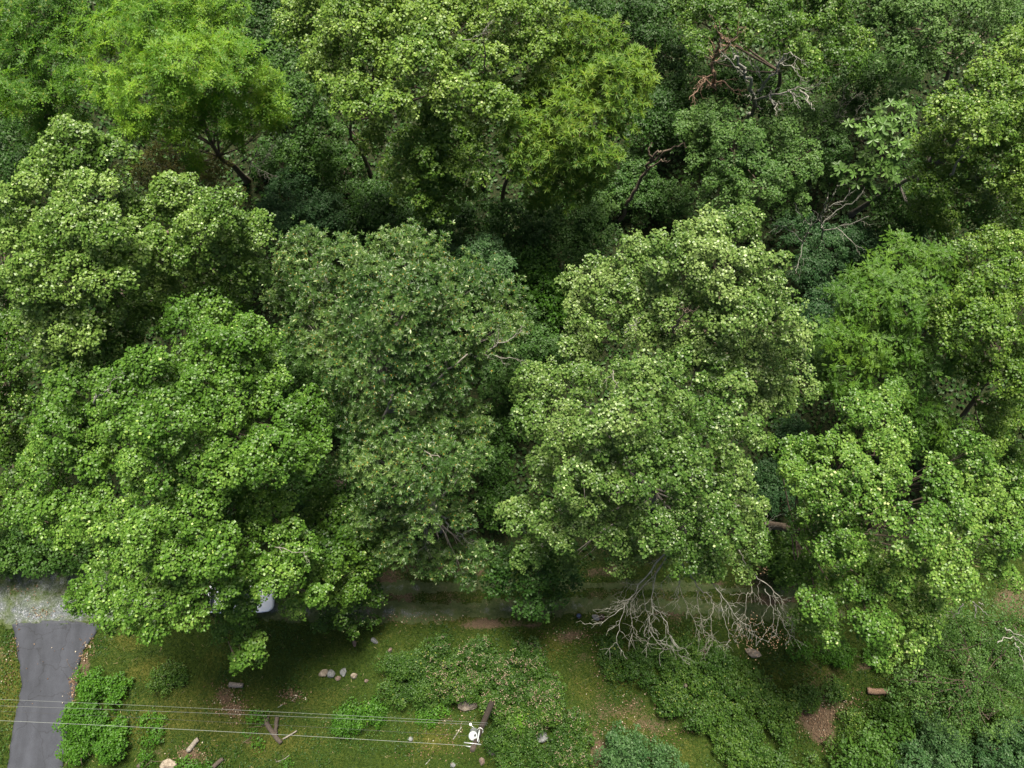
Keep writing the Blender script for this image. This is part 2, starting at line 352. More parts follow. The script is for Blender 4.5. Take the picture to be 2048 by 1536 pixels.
def poly_resample(pts, n):
    p = np.array([at(x, y, 0)[:2] for x, y in pts]); s = np.r_[0, np.cumsum(np.linalg.norm(np.diff(p, axis=0), axis=1))]
    q = np.linspace(0, s[-1], n); return np.stack([np.interp(q, s, p[:, 0]), np.interp(q, s, p[:, 1])], 1)
nr, ncl = 150, 26
Lp, Rp = poly_resample(DRIVE_L, nr), poly_resample(DRIVE_R, nr)
u = np.linspace(0, 1, ncl)[None, :, None]
G = Lp[:, None, :] * (1 - u) + Rp[:, None, :] * u
wob = (n2(G[:, 0, 0], G[:, 0, 1], 3.0, 41) - .5) * .22
G[:, 0, 0] += wob; G[:, 1, 0] += wob * .6
wob = (n2(G[:, -1, 0], G[:, -1, 1], 3.0, 43) - .5) * .22
G[:, -1, 0] += wob; G[:, -2, 0] += wob * .6
arch = .22 * np.sin(np.linspace(0, math.pi, ncl)) + (n2(G[0, :, 0], G[0, :, 1], 4., 45) - .5) * .15
G[0, :, 1] += arch; G[1, :, 1] += arch * .5
Z = hg(G[..., 0], G[..., 1]) + .045
top = np.concatenate([G, Z[..., None]], -1).reshape(-1, 3)
F = grid_faces(nr, ncl)[:, ::-1]
idx = np.arange(nr * ncl).reshape(nr, ncl)
rim = np.concatenate([idx[0, :], idx[1:, -1], idx[-1, :-1][::-1], idx[1:-1, 0][::-1]])
low = top[rim].copy(); low[:, 2] -= .12
b0 = len(top); nrim = len(rim)
side = np.array([[rim[i], rim[(i + 1) % nrim], b0 + (i + 1) % nrim, b0 + i] for i in range(nrim)])
tag(link('driveway', mesh_np('driveway', np.concatenate([top, low]), np.concatenate([F, side])), M['asphalt']), 'grey asphalt driveway flaring where it meets the gravel lane', None, None, 'structure')

# ------------------------------------------------------------------ leaves
TPL = {  # (verts (along, across, lift)), faces
    'round': (np.array([(0, 0, 0), (.28, .46, .10), (.74, .42, .07), (1, 0, -.04), (.74, -.42, .07), (.28, -.46, .10)]), np.array([[0, 3, 2, 1], [0, 5, 4, 3]])),
    'maple': (np.array([(0, 0, 0), (.30, .56, .05), (.58, .27, .05), (1, 0, -.08), (.58, -.27, .05), (.30, -.56, .05)]), np.array([[0, 3, 2, 1], [0, 5, 4, 3]])),
    'kite': (np.array([(0, 0, 0), (.45, .34, .07), (1, 0, -.05), (.45, -.34, .07)]), np.array([[0, 2, 1], [0, 3, 2]])),
    'oval': (np.array([(0, 0, 0), (.46, .47, .07), (1, 0, -.05), (.46, -.47, .07)]), np.array([[0, 2, 1], [0, 3, 2]])),
    'lance': (np.array([(0, 0, 0), (.5, .17, .04), (1, 0, -.08), (.5, -.17, .04)]), np.array([[0, 2, 1], [0, 3, 2]])),
    'blade': (np.array([(0, .06, 0), (0, -.06, 0), (1, 0, 0)]), np.array([[0, 1, 2]])),
}
def frond_tpl(n, wid, droop=.28, narrow=.62):
    V, F = [], []
    for i in range(n):
        a = .16 + .80 * i / (n - 1) if n > 1 else .5
        wv = wid * (math.sin(math.pi * (.18 + .72 * a)) ** .7)
        ln = .8 / n * narrow
        zc = -droop * a * a
        for s in (1, -1):
            k = len(V)
            V += [(a - ln * .3, 0, zc), (a - ln * .25, s * wv * .55, zc + .02), (a + ln * .55, s * wv, zc - .05), (a + ln * .8, s * wv * .35, zc)]
            F.append([k, k + 3, k + 2, k + 1] if s > 0 else [k, k + 1, k + 2, k + 3])
    k = len(V)
    V += [(.92, .05, -droop * .85), (1.08, 0, -droop * 1.15), (.92, -.05, -droop * .85), (.8, 0, -droop * .64)]
    F.append([k, k + 3, k + 2, k + 1])
    return np.array(V, float), np.array(F)
TPL['frond'] = frond_tpl(3, .19, .30, 1.15)
TPL['frond_wide'] = frond_tpl(2, .24, .24, 1.5)
TPL['palm'] = (np.array([(0, 0, 0), (.50, .10, .05), (1, 0, -.12), (.50, -.10, .05)]), np.array([[0, 2, 1], [0, 3, 2]]))
TPL['big'] = (np.array([(0, 0, 0), (.35, .14, .02), (.75, .19, -.04), (1, 0, -.14), (.75, -.19, -.04), (.35, -.14, .02)]), np.array([[0, 3, 2, 1], [0, 5, 4, 3]]))
TRIS = [0]
def leaves(name, Pn, N, D, S, tint, tpl, mat, parent=None, label=None, kind=None):
    T, Fc = TPL[tpl]; n = len(Pn); k = len(T)
    N = unit(N); D = unit(D - N * (D * N).sum(1, keepdims=True)); B = np.cross(N, D)
    V = Pn[:, None, :] + S[:, None, None] * (T[None, :, 0, None] * D[:, None, :] + T[None, :, 1, None] * B[:, None, :] + T[None, :, 2, None] * N[:, None, :])
    F = (Fc[None] + (np.arange(n) * k)[:, None, None]).reshape(-1, Fc.shape[1])
    TRIS[0] += len(F) * (Fc.shape[1] - 2)
    me = mesh_np(name, V.reshape(-1, 3), F, np.repeat(np.clip(tint, 0, 1), k))
    o = link(name, me, mat, parent)
    if label: o['label'] = label
    if kind: o['kind'] = kind
    return o

# tubes (trunks, limbs, twigs) gathered into one mesh
class Tubes:
    def __init__(s): s.V = []; s.F = []; s.n = 0
    def add(s, pts, radii, sides=6, cap=True):
        pts = np.asarray(pts, float); radii = np.asarray(radii, float); k = len(pts)
        tn = unit(np.gradient(pts, axis=0)); ref = np.array([.31, .17, .93]) if abs(tn[0][2]) < .8 else np.array([1., .2, .1])
        a = unit(np.cross(tn, ref)); b = np.cross(tn, a)
        th = np.linspace(0, 2 * math.pi, sides, endpoint=False)
        ring = pts[:, None] + radii[:, None, None] * (np.cos(th)[None, :, None] * a[:, None] + np.sin(th)[None, :, None] * b[:, None])
        i = np.arange(k * sides).reshape(k, sides) + s.n; j = np.roll(i, -1, 1)
        s.F += np.stack([i[:-1], j[:-1], j[1:], i[1:]], -1).reshape(-1, 4).tolist()
        if cap: s.F.append(list(range(s.n + sides * (k - 1), s.n + sides * k))); s.F.append(list(range(s.n, s.n + sides))[::-1])
        s.V.append(ring.reshape(-1, 3)); s.n += k * sides
    def build(s, name, mat, parent=None, smooth=True):
        TRIS[0] += len(s.F) * 2
        me = bpy.data.meshes.new(name); me.from_pydata(np.concatenate(s.V).tolist(), [], s.F)
        return link(name, me, mat, parent, smooth)
def curve(pts, n, wob=0.0):
    """Catmull-like resample of control points with a little wobble"""
    pts = np.asarray(pts, float); k = len(pts); t = np.linspace(0, k - 1, n)
    i = np.clip(np.floor(t).astype(int), 0, k - 2); f = (t - i)[:, None]
    p0 = pts[np.clip(i - 1, 0, k - 1)]; p1 = pts[i]; p2 = pts[i + 1]; p3 = pts[np.clip(i + 2, 0, k - 1)]
    c = .5 * ((2 * p1) + (-p0 + p2) * f + (2 * p0 - 5 * p1 + 4 * p2 - p3) * f ** 2 + (-p0 + 3 * p1 - 3 * p2 + p3) * f ** 3)
    if wob: c[1:-1] += rng.normal(0, wob, (n - 2, 3))
    return c
def bare_branch(T, pts, r0, r1, twigs, tl, lvl=1, sides=5):
    c = curve(pts, 5 * (len(pts) - 1) + 1, .03 + r0 * .4); n = len(c)
    T.add(c, np.linspace(r0, r1, n), sides)
    tot = np.linalg.norm(np.diff(c, axis=0), axis=1).sum()
    for q in range(int(twigs * tot)):
        i = int(rng.integers(max(1, n // 5), n)); tdir = unit((c[min(i, n - 1)] - c[max(0, i - 2)])[None])[0]
        sd_ = unit(np.cross(tdir, [0, 0, 1.])[None])[0] * (1 if rng.random() < .5 else -1)
        dr = unit((tdir * .8 + sd_ * rng.uniform(.25, .9) + np.array([0, 0, rng.uniform(-.35, .25)]))[None])[0]
        L_ = tl * rng.uniform(.4, 1.2); rr = max(.008, (r0 + (r1 - r0) * i / n) * .5)
        e1 = c[i] + dr * L_ * .5; e2 = e1 + unit((dr + rng.normal(0, .3, 3) + tdir * .3)[None])[0] * L_ * .5
        if lvl > 0: bare_branch(T, [c[i], e1, e2], rr, .007, twigs * 1.1, tl * .5, lvl - 1, 4)
        else: T.add(np.array([c[i], e1, e2]), [rr, rr * .7, .006], 3, cap=False)

FOL = {  # leaf template, size, material, leaves per tuft, tuft radius, tuft spacing, arrangement
    'tulip':   dict(t='oval', s=.132, m='tulip', n=7, rs=.12, sp=.215, mode='scatter'),
    'tulipp':  dict(t='oval', s=.130, m='tulip_pale', n=7, rs=.12, sp=.215, mode='scatter'),
    'silver':  dict(t='oval', s=.130, m='silver', n=7, rs=.13, sp=.215, mode='scatter'),
    'tulipg':  dict(t='oval', s=.130, m='yellow_green', n=7, rs=.13, sp=.215, mode='scatter'),
    'maple':   dict(t='oval', s=.138, m='maple', n=6, rs=.13, sp=.225, mode='scatter'),
    'featherb': dict(t='frond', s=.40, m='feather_bright', n=9, rs=.0, sp=.44, mode='rosette', elev=.35, rach='stalk'),
    'feathero': dict(t='palm', s=.36, m='feather_olive', n=13, rs=.0, sp=.33, mode='rosette', elev=.4, rach='stalk'),
    'featherd': dict(t='frond_wide', s=.40, m='feather_dark', n=7, rs=.0, sp=.47, mode='rosette', elev=.2),
    'lance':   dict(t='lance', s=.215, m='lance', n=9, rs=.10, sp=.235, mode='rosette', elev=.45, rach='orange'),
    'muted':   dict(t='kite', s=.165, m='muted', n=6, rs=.14, sp=.235, mode='scatter'),
    'blue':    dict(t='kite', s=.135, m='blue', n=7, rs=.13, sp=.225, mode='scatter'),
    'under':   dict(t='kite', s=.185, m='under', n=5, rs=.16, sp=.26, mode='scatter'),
    'rust':    dict(t='kite', s=.15, m='rust', n=5, rs=.16, sp=.27, mode='scatter'),
    'big':     dict(t='big', s=.48, m='bigleaf', n=8, rs=.05, sp=.62, mode='rosette', elev=.2),
    'fine':    dict(t='kite', s=.115, m='muted', n=6, rs=.22, sp=.30, mode='scatter'),
}
CL = dict(_t=(.27, .50), tulip=(.44, .93), tulipp=(.43, .92), tulipg=(.41, .92), silver=(.41, .90), maple=(.44, .96), muted=(.38, .88), blue=(.32, .72), under=(.42, .92), rust=(.40, .95), fine=(.5, 1.2), weed_bush=(.4, .8))
def clumps(lobes, rc, step):
    """break every lobe of a crown into branch-end clumps with gaps between them"""
    out = []
    for c, r in lobes:
        if r < .55: out.append((c, r)); continue
        n = max(4, int(4 * math.pi * r * r * .68 / step ** 2))
        k = np.arange(n) + .5; z = 1 - k / n * 1.36; ph = k * 2.39996 + rng.uniform(0, 6.3)
        q = np.sqrt(np.maximum(0, 1 - z * z)); d = unit(np.stack([q * np.cos(ph), q * np.sin(ph), z], 1) + rng.normal(0, .2, (n, 3)))
        p = c + d * (r * rng.uniform(.50, 1.05, n))[:, None]
        rr = rc * rng.uniform(.55, 1.25, n)
        out += [(p[j], rr[j]) for j in range(n)]
    return out
def shell(lobes, spacing, zmin=-.45, inner=.05, rough=.35, squash=.85, seed=0, core=.62):
    """tuft centres over the noisy upper shells of clumps or lobes, those buried in a neighbour dropped"""
    Cs = np.array([l[0] for l in lobes]); Rs = np.array([l[1] for l in lobes])
    n = (4 * math.pi * Rs ** 2 * (1 - zmin) / 2 / spacing ** 2 * (1 + inner)).astype(int) + 2
    I = np.repeat(np.arange(len(n)), n); m = len(I)
    z = rng.uniform(zmin, 1, m); ph = rng.uniform(0, 2 * math.pi, m); q = np.sqrt(np.maximum(0, 1 - z * z))
    O = np.stack([q * np.cos(ph), q * np.sin(ph), z], 1); r = Rs[I]; c = Cs[I]
    rad = r * (1 + rough * (fbm(O + c * .37, 2.1, seed, 2) - .5) * 1.5); inn = rng.random(m) < inner
    rad = np.where(inn, rad * rng.uniform(.35, .8, m), rad * rng.uniform(.80, 1.08, m)); rad = np.where(rng.random(m) < .13, rad * rng.uniform(1.1, 1.5, m), rad)
    P = c + O * rad[:, None] * np.array([1, 1, squash]); bad = np.zeros(m, bool)
    for a in range(0, m, 4000):
        sl = slice(a, a + 4000); D2 = (((P[sl, None] - Cs[None]) / [1, 1, squash]) ** 2).sum(2)
        D2[np.arange(D2.shape[0]), I[sl]] = 1e9
        bad[sl] = (D2 < (Rs[None] * core) ** 2).any(1)
    k = ~bad
    return P[k], O[k], I[k]
def make_foliage(root, lobes, kind, dens=1.0, name='crown', size=1.0, seed=0, zmin=-.45, tint0=0.0):
    K = FOL[kind]
    if K['mode'] == 'scatter':
        rc, step = CL.get(kind, (.42, .86))
        cl = clumps(lobes, rc, step) if kind in CL else lobes
        rs = K['rs']; P, O, I = shell(cl, K['sp'] / math.sqrt(dens), zmin, seed=seed)
        n = K['n']; m = len(P)
        dr = unit(rng.normal(0, 1, (m, n, 3)) + O[:, None] * .5 + np.array([0, 0, .35]))
        Q = P[:, None] + dr * rs * rng.random((m, n, 1)) ** .45 * rng.uniform(.7, 1.35, (m, 1, 1)) * np.array([1, 1, .75])
        N = unit(O[:, None] * .5 + dr * .3 + np.array([0, 0, .75]) + rng.normal(0, .40, (m, n, 3)))
        D = dr * 1.0 + O[:, None] * .3 + np.array([0, 0, -.25]) + rng.normal(0, .3, (m, n, 3))
        S = K['s'] * size * rng.uniform(.65, 1.25, (m, n))
        cr = rng.random(len(cl)); S *= (.82 + .36 * rng.random(len(cl)))[I][:, None]
        t = (noise(P, .45, seed + 5) * .28 + cr[I] * .16 + rng.random(m) * .12)[:, None] + rng.random((m, n)) * .36 + .02 + tint0
        pk = .05 * np.clip((noise(P, .5, seed + 8) - .45) * 3.2, 0, 1)[:, None] * np.clip(O[:, 2:3] + .3, 0, 1)  # pale undersides, also glints painted as leaf colour, gathered on sky-facing sides
        t = np.where(rng.random((m, n)) < pk, .99 + 0 * t, np.minimum(t, .9))
        leaves(name, Q.reshape(-1, 3), N.reshape(-1, 3), D.reshape(-1, 3), S.ravel(), t.ravel(), K['t'], M[K['m']], root, kind='stuff')
    else:
        s = K['s'] * size
        P, O, I = shell(lobes, K['sp'] / math.sqrt(dens), zmin, inner=.22, rough=.9, seed=seed, core=.7); m = len(P); n = K['n']
        P = P + rng.normal(0, .10, (m, 3))
        ax = unit(O * .55 + np.array([0, 0, .85]) + rng.normal(0, .22, (m, 3)))
        h = unit(np.cross(ax, np.array([.9, .3, .1]))); g2 = np.cross(ax, h)
        th = (np.arange(n)[None] * (2 * math.pi / n) + rng.uniform(0, 6.3, (m, 1)) + rng.normal(0, .22, (m, n)))[..., None]
        rd = np.cos(th) * h[:, None] + np.sin(th) * g2[:, None]
        el = (K['elev'] + rng.normal(0, .22, (m, n)))[..., None]
        D = unit(rd + ax[:, None] * el); N = unit(ax[:, None] - rd * el + rng.normal(0, .14, (m, n, 3)))
        Q = P[:, None] + rd * K['rs'] * .2
        S = s * rng.uniform(.7, 1.12, (m, n)) * rng.uniform(.8, 1.15, (m, 1))
        t = (noise(P, .5, seed + 5) * .38 + rng.random(m) * .34)[:, None] + rng.random((m, n)) * .26 + .02 + tint0
        t = np.clip(t, 0, .9)
        if kind == 'lance': t = np.where(rng.random((m, n)) < .02, .99, t)
        leaves(name, Q.reshape(-1, 3), N.reshape(-1, 3), D.reshape(-1, 3), S.ravel(), t.ravel(), K['t'], M[K['m']], root, kind='stuff')
        if K.get('rach'):      # leaf stalks meeting at the middle of each rosette
            k = 3 if kind == 'lance' else (6 if kind == 'feathero' else 5)
            sel = np.arange(m)[rng.random(m) < (.30 if kind == 'lance' else .85)]
            Ds = D[sel][:, :k]; Ns = N[sel][:, :k]; Ps = P[sel][:, None] + Ns * .012
            Ss = s * (.42 if kind == 'lance' else .42) * rng.uniform(.6, 1.2, Ds.shape[:2])
            leaves('leafstalks', Ps.reshape(-1, 3), Ns.reshape(-1, 3), Ds.reshape(-1, 3), Ss.ravel(), rng.random(Ss.size), 'blade' if kind != 'lance' else 'lance', M[K['rach']], root, kind='stuff')
    return P, O, I

def lobes_from_px(lst, z0, z1, apex, Rpx, rscale=1.0):
    out = []
    for e in lst:
        x, y, r = e[:3]
        if x < -r * 1.1 - 10 or x > 2058 + r * 1.1 or y < -r * 1.1 - 20: continue
        d = math.hypot(x - apex[0], y - apex[1]) / Rpx
        z = e[3] if len(e) > 3 else z1 - (z1 - z0) * min(1.3, d) ** 1.6 + (rng.uniform(-1.5, .8) if z1 > 9 else rng.uniform(-.5, .3))
        p = at(x, y, z); rm = r * mpp(p) * rscale
        p = at(x, y, z - rm * .45)
        out.append((p, rm))
    return out
def make_tree(name, label, kind, base, lst, z0, z1, apex, Rpx, dens=1.0, bark='bark', cat='tree', group=None, tr=None, trunk_via=None, size=1.0, twigs=6, seed=0, tint0=0.0, rscale=.86, zmin=-.22):
    b = np.array([base[1], base[2], float(hg(base[1], base[2]))]) if base[0] == 'world' else on_ground(*base)
    root = empty(name, b, label, cat, group)
    lobes = lobes_from_px(lst, z0 * (.86 if z1 > 9 else .9), z1, apex, Rpx, rscale)
    cs = np.array([l[0] for l in lobes]); cen = cs.mean(0)
    tr = tr or max(.10, .013 * z1 + .04)
    topz = min(z1 - 1.2, cen[2] + 1.0)
    topp = np.array([cen[0] * .8 + b[0] * .2, cen[1] * .8 + b[1] * .2, topz])
    if trunk_via: ctrl = [b - [0, 0, .2]] + [at(*v) for v in trunk_via] + [topp]
    else: ctrl = [b - [0, 0, .2], b * .6 + topp * .4 + rng.normal(0, .12, 3) * [1, 1, 0], topp]
    c = curve(ctrl, 14, .02); T = Tubes(); T.add(c, tr * (1 - np.linspace(0, .72, 14)) * (1 + .35 * np.exp(-np.arange(14) * 1.2)), 8)
    T.build('trunk', M[bark], root)
    Bt = Tubes()
    P, O, I = make_foliage(root, lobes, kind, dens, size=size, seed=seed, tint0=tint0, zmin=zmin)
    for i, (lc, lr) in enumerate(lobes):
        j = int(np.clip(5 + 8 * (lc[2] / max(z1, 1)) * rng.uniform(.55, 1.0), 4, 13)); s_ = c[j]
        mid = s_ * .5 + lc * .5 + np.array([0, 0, -.25 * lr]) + rng.normal(0, .15, 3)
        cc = curve([s_, mid, lc + [0, 0, -.1 * lr]], 7, .03); r0 = min(tr * .45, .035 + .03 * lr)
        Bt.add(cc, np.linspace(r0, .03, 7), 5, cap=False)
        cand = np.where(np.linalg.norm(P - lc, axis=1) < lr * 1.15)[0]
        if len(cand):
            for q in rng.choice(cand, min(len(cand), int(twigs * lr)), replace=False):
                e = P[q]; a0 = cc[int(rng.integers(3, 7))]; md = a0 * .45 + e * .55 + rng.normal(0, .1, 3)
                Bt.add(np.array([a0, md, e]), [.024, .016, .008], 3, cap=False)
    Bt.build('branches', M[bark], root)
    return root, lobes

# ------------------------------------------------------------------ tall trees
make_tree('feathery_tree', 'bright yellow-green feathery-leaved tree, the largest of its kind, near the top left', 'featherb', (494, 362),
    [(330, 50, 92), (425, 45, 80), (262, 112, 78), (372, 138, 88), (468, 128, 72), (300, 200, 80), (226, 190, 56), (432, 208, 68), (524, 196, 60), (372, 262, 44), (480, 262, 38), (340, 0, 80), (440, -30, 60), (545, 235, 34), (265, 262, 40), (385, 330, 26, 10)],
    13.5, 18, (360, 90), 260, bark='bark', tr=.26, trunk_via=[(470, 335, 3.5), (430, 300, 8)], seed=3, tint0=.08)
make_tree('feathery_tree', 'mid green feathery-leaved tree in the top left corner of the picture', 'featherb', (150, 330),
    [(60, 30, 72), (160, 28, 62), (30, 110, 66), (118, 108, 68), (40, 196, 56), (104, 205, 52), (88, 262, 42), (-20, 40, 60), (190, 70, 44), (240, 10, 50), (-20, 150, 60), (150, 165, 40), (150, 250, 30, 12)],
    12, 15.5, (90, 70), 230, seed=9, tint0=-.12)
make_tree('feathery_tree', 'olive feathery tree with drooping star-shaped leaf bunches, upper middle', 'feathero', (1002, 428),
    [(1150, 75, 50), (1212, 104, 56), (1262, 130, 46), (1130, 150, 72), (1218, 178, 72), (1062, 210, 68), (1160, 240, 72), (1036, 268, 56), (1118, 300, 72), (1198, 308, 52), (1054, 330, 50), (1142, 368, 52), (1270, 175, 36), (1080, 395, 34, 8), (1190, 350, 36)],
    14.5, 16, (1170, 170), 260, bark='bark', trunk_via=[(1018, 350, 5)], tr=.2, seed=12, tint0=.08)
make_tree('feathery_tree', 'deep green feathery tree, right of the big white-flecked crowns', 'featherd', (1700, 840),
    [(1800, 515, 50), (1862, 530, 46), (1752, 566, 56), (1696, 606, 52), (1808, 616, 66), (1676, 676, 56), (1766, 684, 74), (1866, 618, 50), (1700, 750, 60), (1798, 764, 66), (1850, 842, 58), (1740, 620, 50), (1868, 720, 50), (1810, 890, 40, 7), (1890, 880, 40, 7), (1650, 730, 34)],
    9.5, 13.5, (1780, 620), 240, seed=15)
make_tree('tulip_tree', 'tall pale-flecked tree, the brightest crown at the left edge', 'tulipp', (330, 640),
    [(150, 312, 74), (215, 325, 56), (92, 384, 70), (188, 392, 64), (58, 470, 58), (136, 462, 76), (214, 460, 60), (52, 556, 50), (122, 556, 74), (206, 545, 66), (100, 646, 58), (170, 646, 70), (240, 620, 56), (40, 420, 44), (262, 520, 50), (120, 700, 46, 17), (82, 600, 40), (210, 690, 50, 16.5), (290, 640, 50, 15), (265, 705, 44, 15), (150, 730, 40, 15), (330, 610, 40, 15)],
    18.5, 21.5, (130, 440), 330, seed=21, tint0=.10)
make_tree('tulip_tree', 'rounded leafy crown with pale flecks just right of the tallest left tree', 'tulipp', (470, 640),
    [(370, 398, 62), (448, 430, 62), (305, 430, 52), (500, 462, 48), (400, 488, 72), (478, 522, 58), (330, 500, 60), (300, 570, 56, 13), (380, 572, 62, 14), (452, 584, 46, 13), (505, 560, 32), (345, 380, 30), (270, 410, 30), (270, 470, 36)],
    13.5, 19.5, (400, 440), 230, seed=23, tint0=.03)
make_tree('tulip_tree', 'bright round-leaved tree in the middle of the left side, above the parked car', 'tulip', (480, 900),
    [(430, 632, 50), (500, 664, 46), (414, 705, 64), (486, 735, 64), (544, 690, 30), (330, 770, 66), (170, 772, 62), (250, 815, 70), (128, 850, 70), (330, 850, 74), (440, 830, 66), (545, 838, 66), (622, 820, 48), (200, 905, 72), (90, 935, 62), (300, 930, 76), (405, 925, 76), (510, 925, 72), (600, 905, 58), (360, 640, 36), (300, 720, 40), (640, 860, 30), (230, 770, 44), (540, 770, 40), (470, 690, 40), (120, 770, 34), (400, 770, 50), (560, 900, 50)],
    14.5, 19, (360, 790), 330, dens=.95, seed=27, tr=.34)
make_tree('tulip_tree', 'bright round-leaved tree hanging over the parked car and the lane', 'tulip', (400, 1075),
    [(60, 1015, 52), (140, 1030, 66), (222, 1040, 70), (306, 1060, 72), (392, 1030, 72), (478, 1010, 70), (545, 1035, 62), (590, 1090, 56), (430, 1095, 62), (350, 1120, 60), (265, 1130, 60), (205, 1180, 48), (160, 1196, 34), (295, 1200, 56), (370, 1185, 40), (560, 1140, 58), (620, 1160, 44), (240, 1240, 38), (310, 1256, 30), (590, 1190, 38), (470, 1250, 42, 9), (500, 1296, 36, 9), (475, 1325, 18, 9), (410, 1165, 30), (385, 1225, 34), (505, 1130, 46), (640, 1190, 24), (478, 1208, 26), (455, 1172, 30), (432, 1200, 26), (470, 1188, 26), (522, 1186, 20)],
    11, 16.5, (330, 1060), 330, dens=.95, seed=31, tr=.30, tint0=.04)
make_tree('broadleaf_tree', 'light green wide-crowned tree at the top, left of the olive feathery tree', 'maple', (742, 352),
    [(612, 36, 60), (700, 52, 74), (800, 50, 78), (900, 46, 76), (1000, 36, 70), (1075, 20, 52), (652, 118, 58), (740, 140, 74), (850, 140, 72), (950, 138, 76), (1040, 110, 58), (1078, 90, 34), (704, 205, 52), (790, 215, 56), (860, 70, 60), (664, 180, 36), (748, 262, 30, 12), (900, 190, 50), (980, 205, 48), (580, 70, 30), (760, -30, 80), (900, -30, 80), (1020, -30, 60), (640, -20, 60), (740, 285, 22, 10)],
    16.5, 19.5, (830, 60), 330, bark='bark', trunk_via=[(722, 300, 4), (700, 250, 9)], tr=.17, seed=35, dens=1.15, tint0=.17)
make_tree('broadleaf_tree', 'rounded mid-green tree in front of the light green one at the top middle', 'maple', (966, 372),
    [(880, 246, 58), (850, 305, 66), (925, 320, 62), (825, 372, 56), (900, 388, 62), (800, 330, 34), (940, 262, 44), (860, 425, 32), (880, 345, 60)],
    12, 15, (885, 290), 180, bark='bark', trunk_via=[(964, 330, 5)], tr=.22, seed=37, tint0=.04)
make_tree('broadleaf_tree', 'mottled green tree at the top edge, right of the two thin bare trunks', 'maple', (1540, 240),
    [(1412, 44, 58), (1495, 20, 60), (1562, 62, 62), (1640, 62, 70), (1682, 128, 40), (1600, 130, 46), (1390, 100, 30), (1475, 70, 44), (1400, -20, 60), (1560, -20, 70), (1660, 0, 60), (1700, 80, 34), (1640, 150, 34), (1375, 20, 40)],
    10, 14, (1560, 40), 220, seed=41, tint0=-.08, dens=.9)
make_tree('broadleaf_tree', 'muted grey-green tree below the pale dead limb, upper right', 'muted', (1500, 480),
    [(1405, 262, 56), (1470, 300, 64), (1400, 322, 44), (1552, 290, 54), (1590, 340, 52), (1515, 365, 68), (1440, 385, 56), (1580, 400, 40), (1380, 260, 36), (1600, 250, 38), (1500, 430, 34, 5), (1620, 300, 24), (1440, 235, 34)],
    7, 11.5, (1480, 320), 180, seed=43, tint0=.16)
make_tree('broadleaf_tree', 'hazy green tree at the top edge towards the right corner', 'muted', (1880, 210),
    [(1770, 52, 54), (1842, 40, 56), (1905, 96, 44), (1800, 105, 44), (1960, 24, 56), (1880, -20, 60), (1780, -20, 60), (2010, 40, 50), (1740, 20, 44), (1855, 120, 34), (2040, -10, 60)],
    8.5, 12.5, (1860, 30), 220, seed=45, tint0=.22)
make_tree('broadleaf_tree', 'large bright-topped tree filling the upper part of the right edge', 'maple', (1700, 430),
    [(2020, 130, 66), (1944, 180, 62), (2000, 218, 76), (1888, 230, 52), (1920, 300, 66), (2000, 318, 76), (1862, 370, 52), (1936, 400, 68), (2016, 420, 64), (1880, 452, 42), (2060, 250, 60), (2070, 90, 60), (1850, 300, 36), (1835, 420, 30, 7), (1965, 250, 60), (2060, 360, 60)],
    9.5, 16.5, (2020, 210), 260, bark='bark_grey', trunk_via=[(1770, 385, 4), (1850, 340, 9)], tr=.22, seed=47, tint0=.08)
make_tree('broadleaf_tree', 'dark green leafy tree at the right edge, beside the deep green feathery tree', 'maple', (1880, 900),
    [(1982, 482, 44), (2036, 500, 44), (1914, 556, 44), (1990, 566, 60), (1888, 632, 44), (1960, 650, 62), (2034, 640, 60), (1930, 728, 50), (2000, 752, 62), (2050, 840, 54), (2060, 720, 60), (1945, 590, 40), (1995, 830, 44), (1900, 690, 34), (2060, 560, 50), (1930, 500, 26), (1975, 880, 40, 8)],
    9.5, 14.5, (1990, 620), 240, seed=51, tint0=.04)
make_tree('large_leaved_tree', 'sparse young tree with very large leaves, left of the upper right edge tree', 'big', (1690, 400),
    [(1806, 185, 34), (1786, 226, 34), (1752, 262, 34), (1768, 300, 36), (1715, 262, 20), (1690, 350, 24), (1730, 378, 28), (1762, 350, 26), (1690, 392, 26), (1810, 240, 26), (1800, 290, 24), (1740, 330, 26)],
    5.5, 8.5, (1790, 220), 180, dens=.75, tr=.09, seed=53)
make_tree('glossy_tree', 'darker glossy tree with orange-centred leaf rosettes, in the middle of the picture', 'lance', (790, 860),
    [(612, 492, 48), (688, 520, 58), (790, 495, 52), (850, 522, 56), (742, 556, 62), (648, 590, 66), (842, 582, 66), (935, 572, 60), (1012, 602, 46), (705, 650, 72), (800, 635, 66), (890, 652, 72), (975, 668, 50), (645, 700, 54), (755, 735, 72), (850, 705, 66), (926, 726, 46), (820, 790, 50), (742, 830, 44), (895, 780, 38), (1030, 650, 30), (580, 540, 36), (570, 600, 40), (600, 660, 40), (690, 790, 40), (820, 470, 28), (815, 680, 60), (675, 745, 40)],
    12.5, 17.5, (800, 620), 290, bark='bark_grey', tr=.34, seed=57, dens=.95)
make_tree('glossy_tree', 'smaller glossy tree with orange-centred rosettes, above the middle of the lane', 'lance', (880, 1060),
    [(715, 880, 46), (790, 872, 58), (868, 850, 46), (945, 850, 48), (750, 940, 56), (830, 950, 62), (905, 930, 54), (770, 1005, 44), (850, 1030, 40), (700, 930, 34), (960, 910, 32), (730, 1040, 34), (800, 1080, 40), (880, 1120, 36, 7), (950, 1110, 34, 7), (920, 1030, 34), (930, 1160, 22, 6), (840, 1120, 30, 7), (770, 1110, 24, 8)],
    9.5, 14, (840, 920), 220, bark='bark_grey', tr=.24, seed=61, dens=.9)
